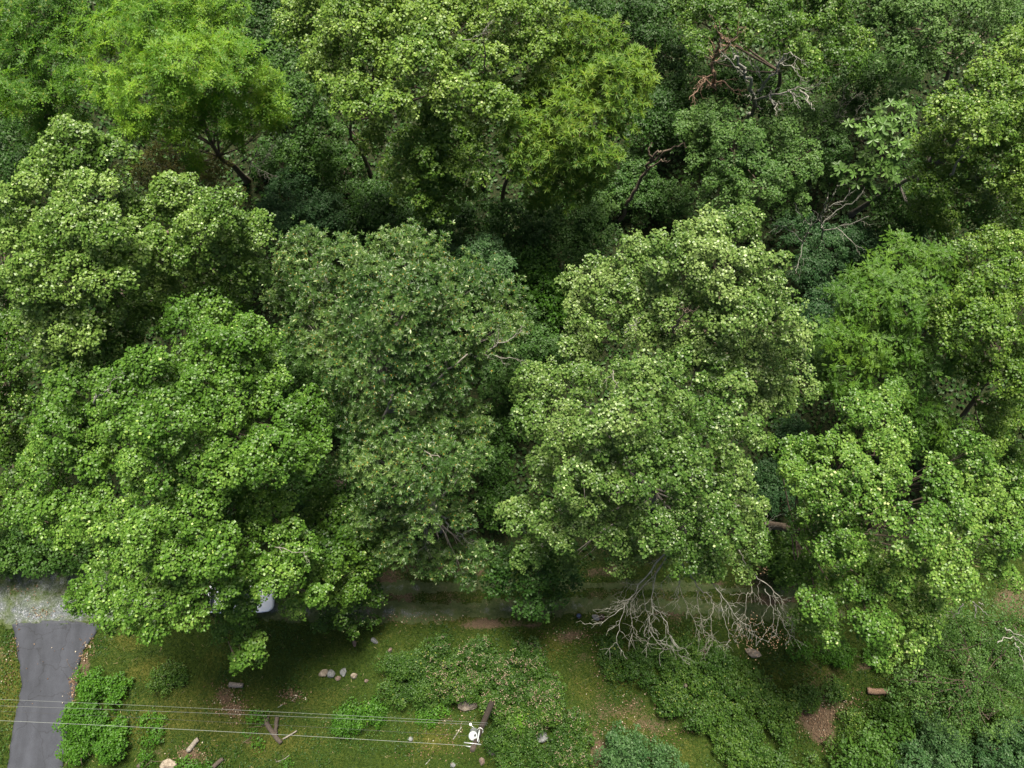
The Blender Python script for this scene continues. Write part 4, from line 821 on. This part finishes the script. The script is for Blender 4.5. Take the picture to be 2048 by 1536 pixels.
thicket('spread of green weeds right of the brown log at lower right', [(1790, 1330), (1830, 1360), (1840, 1420), (1760, 1440), (1700, 1440), (1720, 1470), (1690, 1500), (1640, 1510), (1665, 1460), (1720, 1415), (1780, 1396)], .5, 'kite', 'bramble', seed=323, name='weed_patch', cat='weeds', step=.9, r=.5, tint0=.12)
thicket('dark undergrowth beneath the thin tree in the lower right corner', [(1830, 1230), (2060, 1230), (2060, 1545), (1800, 1545), (1790, 1440), (1840, 1400)], .9, 'kite', 'bramble', seed=325, name='undergrowth', cat='undergrowth', step=1.25, r=.8, tint0=-.02, dens=.7, lsize=.14)
thicket('bright fern-like sprig in the dark bramble thicket', [(1025, 1440), (1060, 1405), (1072, 1412), (1045, 1440), (1015, 1455)], 1.7, 'lance', 'weed', seed=327, name='fern', cat='plant', step=.45, r=.30, tint0=.2, lsize=.2, stems=3)

# ------------------------------------------------------------------ grass, weeds, ivy, litter (stuff)
def scatter_xy(n, x0, x1, y0, y1):
    return rng.uniform(x0, x1, n), rng.uniform(y0, y1, n)
x, y = scatter_xy(190000, -41, 41, -18.5, .6)
dd, gg, ff = masks(x, y); lm = lane_mask(x, y)
pk = np.clip(1.15 - dd * 1.25 - ff * .5 - np.clip(lm - .40, 0, 1) * 2.2, .05, 1)
k = (rng.random(len(x)) < pk) & ~in_poly(x, y, DRIVE)
x, y, gg, dd = x[k], y[k], gg[k], dd[k]; n = len(x)
Pg = np.stack([x, y, hg(x, y) + (n2(x, y, 1.6, 3) - .5) * .16 + .01], 1)
Dg = unit(rng.normal(0, 1, (n, 3)) * [1, 1, .25] + [0, 0, .5]); Ng = np.cross(Dg, unit(rng.normal(0, 1, (n, 3)))); Ng *= np.sign(Ng[:, 2:3] + 1e-6)
tg = np.clip(n2(x, y, .5, 51) * .45 + gg * .40 + rng.random(n) * .50 - .22, 0, .9); tg = np.where(rng.random(n) < .02 + dd * .12, .99, tg)
leaves('grass', Pg, Ng, Dg, rng.uniform(.12, .34, n) * (1 - .35 * dd), tg, 'blade', M['grass'], None, 'short mossy grass over the clearing and between the wheel ruts', 'stuff')
x, y = scatter_xy(105000, -41, 41, -18.5, 1.0); nz_ = n2(x, y, .42, 61); dd, gg, ff = masks(x, y); lm = lane_mask(x, y)
k = (nz_ + (n2(x, y, 1.5, 65) - .5) * .5 > .50) & (rng.random(len(x)) < 1.1 - dd * 1.6) & (lm < .30) & ~in_poly(x, y, DRIVE); x, y, nz_ = x[k], y[k], nz_[k]; n = len(x)
Pg = np.stack([x, y, hg(x, y) + .04 + rng.random(n) * .16 * np.clip((nz_ - .45) * 6, 0, 1.6)], 1)
leaves('low_weeds', Pg, rng.normal(0, .45, (n, 3)) + [0, 0, 1], rng.normal(0, 1, (n, 3)), rng.uniform(.07, .15, n), np.clip(rng.random(n) * .5 + (n2(x, y, .3, 63) - .3) * .6, 0, 1), 'kite', M['bramble'], None, 'low broad-leaved weeds scattered through the grass', 'stuff')
x, y = scatter_xy(105000, -62, 62, -1.5, 60); k = (np.abs(x) < 33 + y * .52) & ((y > .3) | (rng.random(len(x)) < .4)); x, y = x[k], y[k]; n = len(x)
Pg = np.stack([x, y, hg(x, y) + .05 + rng.random(n) * .5 * n2(x, y, .5, 71)], 1)
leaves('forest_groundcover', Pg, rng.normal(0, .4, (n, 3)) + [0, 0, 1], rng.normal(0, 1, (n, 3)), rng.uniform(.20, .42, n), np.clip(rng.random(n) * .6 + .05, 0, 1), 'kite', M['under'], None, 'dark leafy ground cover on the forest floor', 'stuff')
# fallen leaves: along the driveway edge, on bare patches, a few on the asphalt
LX, LY = [], []
def litter_at(px, py, rx, ry, n):
    c = at(px, py, 0); k = mpp(c); LX.append(c[0] + rng.normal(0, rx * k * .6, n)); LY.append(c[1] + rng.normal(0, ry * k * .6, n))
for a in [(150, 1362, 8, 16, 130), (148, 1395, 8, 18, 60), (182, 1290, 16, 14, 70), (172, 1315, 10, 10, 60), (143, 1420, 6, 14, 50), (30, 1290, 10, 30, 60), (20, 1340, 14, 40, 60), (85, 1225, 26, 10, 46), (90, 1330, 60, 70, 22),
          (455, 1395, 30, 26, 260), (475, 1420, 26, 20, 200), (585, 1388, 24, 14, 160), (1630, 1430, 45, 28, 420), (1650, 1475, 16, 26, 160), (1690, 1405, 26, 22, 120), (380, 1510, 50, 20, 180), (1240, 1430, 80, 40, 260), (1190, 1490, 18, 50, 120), (1150, 1275, 60, 20, 150), (820, 1236, 90, 10, 120),
          (1320, 1460, 60, 30, 160), (100, 1130, 50, 10, 120), (900, 1450, 50, 30, 120), (1060, 1300, 20, 10, 40), (1730, 1410, 60, 30, 80), (60, 1180, 50, 14, 40), (870, 1500, 60, 20, 80), (1420, 1270, 60, 20, 40), (1200, 1330, 20, 40, 60)]: litter_at(*a)
x, y = np.concatenate(LX), np.concatenate(LY); n = len(x)
Pg = np.stack([x, y, hg(x, y) + .10], 1)
leaves('leaf_litter', Pg, rng.normal(0, .35, (n, 3)) + [0, 0, 1], rng.normal(0, 1, (n, 3)), rng.uniform(.05, .13, n), rng.random(n), 'kite', M['litter'], None, 'brown fallen leaves on the bare patches and the driveway edge', 'stuff')
# curled withered leaves on the tips of the bare limbs
Q = []
for px_, py_, z_, r_, n in [(1480, 1262, 9.6, 22, 40), (1500, 1290, 9.2, 22, 60), (1535, 1266, 9.6, 18, 40), (1545, 1285, 9.4, 16, 30), (1515, 1245, 9.9, 22, 40), (1525, 1140, 11, 10, 24), (1565, 1280, 9.6, 16, 24), (1580, 1010, 11, 16, 40), (1440, 175, 9, 12, 16), (1425, 160, 7, 12, 20)]:
    c = at(px_, py_, z_); Q.append(c + rng.normal(0, r_ * mpp(c) * .6, (n, 3)) * [1, 1, .4])
Q = np.concatenate(Q); n = len(Q)
leaves('withered_leaves', Q, rng.normal(0, .6, (n, 3)) + [0, 0, 1], rng.normal(0, 1, (n, 3)), rng.uniform(.045, .09, n), rng.random(n) * .5 + .4, 'kite', M['litter'], white, kind='stuff')

# ------------------------------------------------------------------ rocks
def rock(label, px_, py_, wpx, hpx, mat, hgt=None, rot=0.0, seed=0, name='rock', cat='rock'):
    p = on_ground(px_, py_); k = mpp(p); a, b_ = wpx * k / 2, hpx * k / 2; h = hgt or min(a, b_) * .8
    import bmesh
    bm = bmesh.new(); bmesh.ops.create_icosphere(bm, subdivisions=3, radius=1.0)
    v = np.array([q.co[:] for q in bm.verts]); d_ = v.copy()
    for s_ in range(7):                                   # shear flat facets off, then roughen
        nn = unit(np.random.default_rng(seed * 31 + s_).normal(0, 1, 3)[None])[0]; lim = .62 + .2 * ((seed * 7 + s_ * 3) % 5) / 5
        t_ = v @ nn; v = np.where((t_ > lim)[:, None], v - (t_ - lim)[:, None] * nn, v)
    v *= (1 + (fbm(d_ + seed, 2.6, seed) - .5) * .28)[:, None]
    v = v * [a * 1.1, b_ * 1.1, h]; c_, s2 = math.cos(rot), math.sin(rot)
    v = np.stack([v[:, 0] * c_ - v[:, 1] * s2, v[:, 0] * s2 + v[:, 1] * c_, v[:, 2]], 1) + [p[0], p[1], p[2] + h * .25]
    for q, c in zip(bm.verts, v): q.co = c
    me = bpy.data.meshes.new(name); bm.to_mesh(me); bm.free()
    return tag(link(name, me, M[mat]), label, cat)
rock('big pale boulder with a brown split face, left of the utility pole', 934, 1406, 40, 27, 'rock_tan', .45, .0, 1, 'boulder', 'boulder')
rock('grey boulder in the brambles right of the utility pole', 1083, 1472, 25, 22, 'rock_grey', .35, .3, 2, 'boulder', 'boulder')
rock('tan wedge-shaped rock just below the foot of the power wires', 982, 1502, 22, 14, 'rock_tan', .25, -.5, 3)
rock('tan rock, leftmost of the row of rocks on the grass', 648, 1346, 18, 14, 'rock_tan', .28, .6, 4)
rock('blue-grey rock touching the leftmost tan rock of the row', 663, 1348, 15, 17, 'rock_grey', .25, .5, 5)
rock('pale grey rock, third of the row of rocks on the grass', 687, 1343, 12, 18, 'rock_grey', .25, .3, 6)
rock('small pale angular rock, at the right end of the row of rocks', 708, 1352, 14, 11, 'rock_tan', .22, .2, 7)
rock('small brown rock below the middle of the row of rocks', 676, 1356, 11, 9, 'rock_brown', .15, .2, 8)
rock('tiny brown stone right of the row of rocks', 733, 1361, 8, 7, 'rock_brown', .12, .2, 9)
rock('narrow purplish stone standing in the grass above the row of rocks', 709, 1286, 7, 14, 'rock_brown', .18, .1, 10)
rock('mottled grey stone in the grass left of the flowering brambles', 749, 1281, 15, 9, 'rock_grey', .16, -.6, 11)
rock('rounded brown stone at the left end of the flowering brambles', 781, 1300, 9, 9, 'rock_brown', .3, 0, 12)
rock('tan angular rock below the tips of the bare limbs', 1506, 1306, 30, 17, 'rock_tan', .3, -.35, 13)
rock('dark rock half hidden in brambles left of the tan angular rock', 1412, 1300, 24, 16, 'rock_brown', .35, .1, 14)
rock('flat grey-brown rock at the top right of the flowering brambles', 1068, 1292, 34, 14, 'rock_brown', .22, -.25, 15)
rock('brown rock just below the tip of the lower right tree', 1746, 1321, 24, 12, 'rock_brown', .28, -.15, 16)
rock('pale rock at the bottom edge left of the dark log', 338, 1528, 34, 20, 'rock_tan', .3, .2, 17)
rock('reddish-brown boulder deep in the gap left of the smaller glossy tree', 680, 968, 30, 26, 'rock_brown', .5, .2, 18, 'boulder', 'boulder')
rock('small pale stone in the thicket right of the grass track', 1364, 1365, 9, 8, 'rock_tan', 1.0, 0, 19)
rock('tan stone left of the leafy shrub under the wires', 739, 1405, 9, 6, 'rock_tan', .15, .3, 20)
rock('small grey stone near the bottom edge left of the pole', 905, 1530, 12, 10, 'rock_grey', .15, .3, 21)
rock('grey stone below the wires halfway between shrub and pole', 822, 1478, 12, 9, 'rock_grey', .14, .2, 22)
rock('flat reddish stone above the big pale boulder', 880, 1385, 20, 14, 'rock_brown', .2, -.4, 23)
rock('purplish stone at the bottom edge right of the tan wedge-shaped rock', 964, 1523, 11, 16, 'rock_brown', .15, .2, 24)

# ------------------------------------------------------------------ logs and sticks
def log(name, label, pts, r, mat, cat='log', dz=None, extra=(), taper=.85, sides=9):
    P_ = [on_ground(x, y, (dz or r * .8)) for x, y in pts]; c = curve(P_, 4 * (len(P_) - 1) + 1, r * .10)
    ctr = c.mean(0)
    if extra:
        root = empty(name, (ctr[0], ctr[1], ctr[2] - r), label, cat); T = Tubes(); T.add(c, np.linspace(r, r * taper, len(c)), sides); T.build('main_stem', M[mat], root)
        for e, er, em in extra:
            q = curve([on_ground(x, y, (dz or r * .8) + .02) for x, y in e], 7, er * .1); T = Tubes(); T.add(q, np.linspace(er, er * .7, 7), sides); T.build('fork', M[em], root)
        return root
    T = Tubes(); T.add(c, np.linspace(r, r * taper, len(c)), sides); o = T.build(name, M[mat]); return tag(o, label, cat)
log('log', 'short weathered grey log at the top of the bare patch', [(459, 1369), (486, 1371)], .17, 'log')
log('forked_log', 'dark forked log lying in the grass under the power wires', [(532, 1432), (535, 1450), (546, 1466), (562, 1486)], .165, 'log_dark', extra=[([(554, 1434), (553, 1452), (551, 1470)], .14, 'log_dark'), ([(566, 1478), (580, 1470), (594, 1461)], .06, 'log')])
log('log', 'short brown log lying slantwise below the bare patch', [(376, 1501), (396, 1478)], .17, 'log')
log('log', 'dark log at the bottom edge, slanting up to the right', [(424, 1536), (446, 1517)], .15, 'log_dark')
log('log', 'dark thin log at the bottom edge beside the pale rock', [(276, 1534), (292, 1518)], .14, 'log_dark')
log('log', 'brown log lying level in the weeds at lower right', [(1735, 1381), (1757, 1383), (1781, 1386)], .21, 'log_brown')
log('stick', 'pale straight stick on the ground left of the transformer', [(923, 1454), (906, 1479)], .04, 'dead_pale', 'stick')
log('stick', 'thin pale stick in the grass below the forked log', [(552, 1524), (568, 1518), (580, 1509)], .022, 'dead_pale', 'stick')
log('stick', 'small pale stick right of the bare patch', [(556, 1415), (565, 1409)], .04, 'dead_pale', 'stick')
log('stick', 'pale stick on the second bare patch', [(584, 1402), (595, 1391)], .03, 'dead_pale', 'stick')
log('stick', 'pale stick near the bottom edge left of the pole', [(851, 1529), (860, 1519)], .03, 'dead_pale', 'stick')
log('stick', 'bare brown stem leaning through the undergrowth at lower right', [(1930, 1378), (1926, 1355), (1932, 1335), (1940, 1310)], .07, 'log_brown', 'stick', dz=1.1)
log('stick', 'reddish stick lying in the undergrowth at lower right', [(1908, 1383), (1930, 1398)], .05, 'log_brown', 'stick', dz=1.2)

# ------------------------------------------------------------------ bucket and the pot beside the lane
def lathe(T, c, prof, sides=20):
    k = len(prof); th = np.linspace(0, 2 * math.pi, sides, endpoint=False)
    for r, z in prof: T.V.append(np.stack([c[0] + r * np.cos(th), c[1] + r * np.sin(th), np.full(sides, c[2] + z)], 1))
    i = np.arange(k * sides).reshape(k, sides) + T.n; j = np.roll(i, -1, 1)
    T.F += np.stack([i[:-1], j[:-1], j[1:], i[1:]], -1).reshape(-1, 4).tolist()
    T.F.append(list(range(T.n + sides * (k - 1), T.n + sides * k))); T.F.append(list(range(T.n, T.n + sides))[::-1]); T.n += k * sides
M['blue'] = M['blue']
M['blue_plastic'] = simple('blue_plastic', (.045, .075, .15), .5, var=.2, scale=12)
M['dark_plastic'] = simple('dark_plastic', (.022, .020, .022), .6, var=.3, scale=12)
M['maroon'] = simple('dark_maroon_plastic', (.050, .022, .022), .5, var=.3, scale=12)
p = on_ground(1157, 1231); root = empty('bucket', p, 'round blue bucket standing on the lane edge', 'bucket')
T = Tubes(); lathe(T, p, [(.13, 0), (.165, .26), (.185, .28), (.185, .30), (.165, .30), (.155, .24), (.125, .10)]); T.build('shell', M['dark_plastic'], root)
T = Tubes(); lathe(T, p, [(.12, .11), (.148, .15), (.148, .152)]); T.build('contents', M['blue_plastic'], root)
p = on_ground(1203, 1233); root = empty('pot', p, 'round dark maroon pot tipped against the pale rock by the lane', 'pot')
T = Tubes(); lathe(T, p, [(.12, 0), (.17, .22), (.185, .24), (.165, .24), (.15, .18), (.12, .06)]); T.build('shell', M['maroon'], root)
T = Tubes(); lathe(T, p, [(.10, .05), (.135, .08), (.135, .082)]); T.build('contents', M['dark_plastic'], root)
rock('pale flat rock between the bucket and the maroon pot', 1191, 1235, 17, 11, 'rock_grey', .14, -.2, 30)

# ------------------------------------------------------------------ utility pole, transformer and wires
pb = on_ground(988, 1394); ptop = at(945, 1499, 10.4)
root = empty('utility_pole', pb, 'dark wooden utility pole with white transformer beside the big boulder', 'utility pole')
ax = unit((ptop - pb)[None])[0]
def on_pole(t): return pb + (ptop - pb) * t
T = Tubes(); c = np.stack([on_pole(t) for t in np.linspace(-.02, 1, 12)]); T.add(c, np.linspace(.19, .135, 12), 14); T.build('pole', M['pole'], root)
tc = at(947, 1468, 8.6)
T = Tubes(); lathe(T, tc - [0, 0, .45], [(.0, 0), (.21, .02), (.23, .06), (.23, .80), (.24, .82), (.24, .88), (.19, .93), (.05, .97), (.0, .97)], 28); T.build('transformer', M['white_paint'], root)
tr_ = root.children[-1]
for a in (0.6, 2.2, 4.2):
    T = Tubes(); q = tc + [.13 * math.cos(a), .13 * math.sin(a), .45]; lathe(T, q, [(.035, 0), (.055, .03), (.035, .06), (.055, .09), (.03, .12), (.045, .15), (.02, .19)], 12); T.build('bushing', M['cable_dark'] if a < 1 else M['porcelain'], tr_)
m_ = at(958, 1470, 8.8)
T = Tubes(); T.add([tc + [.1, .1, .1], on_pole(.80)], [.035, .035], 6); T.add([tc + [.1, -.1, -.25], on_pole(.77)], [.035, .035], 6); T.build('bracket', M['galv'], root)
q0, q1 = at(959, 1460, 9.1), at(955, 1483, 9.6)
T = Tubes(); T.add([q0, (q0 * .6 + q1 * .4), (q0 * .4 + q1 * .6), q1], [.045, .045, .03, .03], 8); T.add([q0 * .6 + q1 * .4 - [0, 0, .02], on_pole(.86)], [.02, .02], 5); T.build('fuse_cutout', M['white_paint'], root)
T = Tubes(); q = at(941, 1449, 8.0); lathe(T, q, [(.03, -.12), (.075, -.08), (.05, -.03), (.085, .0), (.06, .05), (.02, .08)], 14); T.build('insulator', M['porcelain'], root)
T = Tubes(); T.add([q, on_pole(.74)], [.02, .02], 5); T.build('insulator_arm', M['galv'], root)
a0, a1 = at(928, 1485, 9.9), at(962, 1489, 9.9)
T = Tubes(); T.add([a0, a1], [.03, .03], 6); T.add([a0 * .4 + a1 * .6 - [0, .18, .05], a0 - [-.1, .18, 0]], [.02, .02], 6); T.build('steel_arm', M['galv'], root)
for t_ in (.70, .86):
    T = Tubes(); qq = on_pole(t_); th = np.linspace(0, 2 * math.pi, 13); T.add(np.stack([qq[0] + .16 * np.cos(th), qq[1] + .16 * np.sin(th), np.full(13, qq[2])], 1), np.full(13, .02), 5); T.build('band', M['galv'], root)
def wire(label, pts, r, mat):
    P_ = px3(pts); a, b_ = P_[0], P_[-1]; a = b_ + (a - b_) * 1.35; t = np.linspace(0, 1, 40)[:, None]
    c = b_ + (a - b_) * t; c[:, 2] -= (4 * t * (1 - t) * .35).ravel(); T = Tubes(); T.add(c, np.full(40, r), 5)
    return tag(T.build('power_wire', M[mat]), label, 'wire', 'power wires running left from the utility pole')
wire('brightest power wire, lowest in the picture, running left from the top of the pole', [(0, 1444, 10.2), (944, 1492, 10.2)], .0075, 'wire')
wire('thin grey power wire running left from the white insulator, upper of the close pair', [(0, 1401, 7.6), (975, 1446, 7.6)], .005, 'wire')
wire('grey power wire just below the thinnest one, ending at the middle of the pole', [(0, 1414, 7.5), (974, 1450, 7.5)], .007, 'cable')
wire('dark cable between the close pair and the brightest wire', [(0, 1425, 7.0), (970, 1474, 7.0)], .007, 'cable_dark')

# ------------------------------------------------------------------ parked car under the tree (front to the right)
M['car_paint'] = simple('white_car_paint', (.88, .90, .92), .18, var=.03, scale=1, spec=.6)
M['glass'] = simple('dark_car_glass', (.012, .018, .030), .08, var=.1, scale=2, spec=.7)
M['tyre'] = simple('tyre_rubber', (.02, .02, .02), .85, var=.2, scale=30)
M['rim'] = simple('alloy_rim', (.5, .5, .52), .3, metal=.8, var=.05)
M['lamp'] = simple('clear_lamp', (.6, .62, .65), .1, var=.05); M['tail'] = simple('red_lamp', (.35, .02, .02), .2, var=.05)
cc = on_ground(487, 1196); cx, cy, cz = cc
car = empty('parked_car', cc, 'white car parked on the lane, mostly hidden under the leaves', 'car')
def loft(sections, name, mat, parent, smooth=True):
    """sections: list of (x, half width, bottom z, top z, roundness) swept along the car"""
    ns = 20; V, F = [], []
    for sx, hw, zb, zt, rd in sections:
        for q in range(ns):
            a = 2 * math.pi * q / ns; ca, sa = math.cos(a), math.sin(a); e = rd
            yy = hw * math.copysign(abs(ca) ** e, ca); zz = (zt + zb) / 2 + (zt - zb) / 2 * math.copysign(abs(sa) ** e, sa)
            V.append((cx + sx, cy + yy, cz + zz))
    for k in range(len(sections) - 1):
        for q in range(ns): a, b_ = k * ns + q, k * ns + (q + 1) % ns; F.append([a, b_, b_ + ns, a + ns])
    F.append(list(range(ns))[::-1]); F.append(list(range((len(sections) - 1) * ns, len(sections) * ns)))
    me = bpy.data.meshes.new(name); me.from_pydata(V, [], F); return link(name, me, M[mat], parent, smooth)
loft([(-2.22, .62, .42, .82, .5), (-2.16, .80, .30, .92, .38), (-1.9, .88, .24, .98, .33), (-1.2, .91, .22, 1.0, .3), (0, .92, .22, .98, .3), (.9, .91, .22, .96, .3), (1.5, .88, .23, .90, .33), (1.95, .82, .26, .82, .38), (2.18, .66, .32, .72, .45), (2.24, .48, .38, .62, .5)], 'body', 'car_paint', car)
loft([(-1.95, .70, .90, .97, .4), (-1.45, .74, .90, 1.30, .38), (-1.0, .72, .90, 1.44, .36), (-.2, .71, .90, 1.47, .36), (.35, .71, .90, 1.42, .38), (.85, .74, .88, 1.16, .4), (1.25, .76, .86, .93, .4)], 'cabin', 'glass', car)
loft([(-1.42, .64, 1.27, 1.33, .4), (-1.0, .66, 1.40, 1.475, .4), (-.2, .65, 1.44, 1.50, .4), (.3, .62, 1.40, 1.452, .4)], 'roof', 'car_paint', car)
for s in (-1, 1):
    for a_, b_ in (((.95, .70, 1.08), (.30, .60, 1.45)), ((-.25, .72, 1.02), (-.25, .62, 1.47)), ((-1.75, .70, 1.05), (-1.35, .62, 1.33))):
        T = Tubes(); T.add([np.array([cx + a_[0], cy + s * a_[1], cz + a_[2]]), np.array([cx + b_[0], cy + s * b_[1], cz + b_[2]])], [.035, .035], 6); T.build('window_pillar', M['car_paint'], car)
    T = Tubes(); T.add([np.array([cx + .72, cy + s * .92, cz + 1.0]), np.array([cx + .74, cy + s * 1.06, cz + 1.03])], [.06, .09], 8); T.build('mirror', M['car_paint'], car)
    for wx in (-1.35, 1.38):
        T = Tubes(); T.add([np.array([cx + wx, cy + s * .72, cz + .33]), np.array([cx + wx, cy + s * .93, cz + .33])], [.32, .32], 20); w_ = T.build('wheel', M['tyre'], car, smooth=False)
        T = Tubes(); T.add([np.array([cx + wx, cy + s * .925, cz + .33]), np.array([cx + wx, cy + s * .945, cz + .33])], [.21, .19], 16); r_ = T.build('rim', M['rim'], w_, smooth=False); r_.location = (0, 0, 0)
    T = Tubes(); T.add([np.array([cx + 2.05, cy + s * .70, cz + .66]), np.array([cx + 2.17, cy + s * .56, cz + .66])], [.07, .08], 10); T.build('headlight', M['lamp'], car)
    T = Tubes(); T.add([np.array([cx - 2.12, cy + s * .78, cz + .78]), np.array([cx - 2.18, cy + s * .62, cz + .78])], [.07, .07], 10); T.build('tail_light', M['tail'], car)
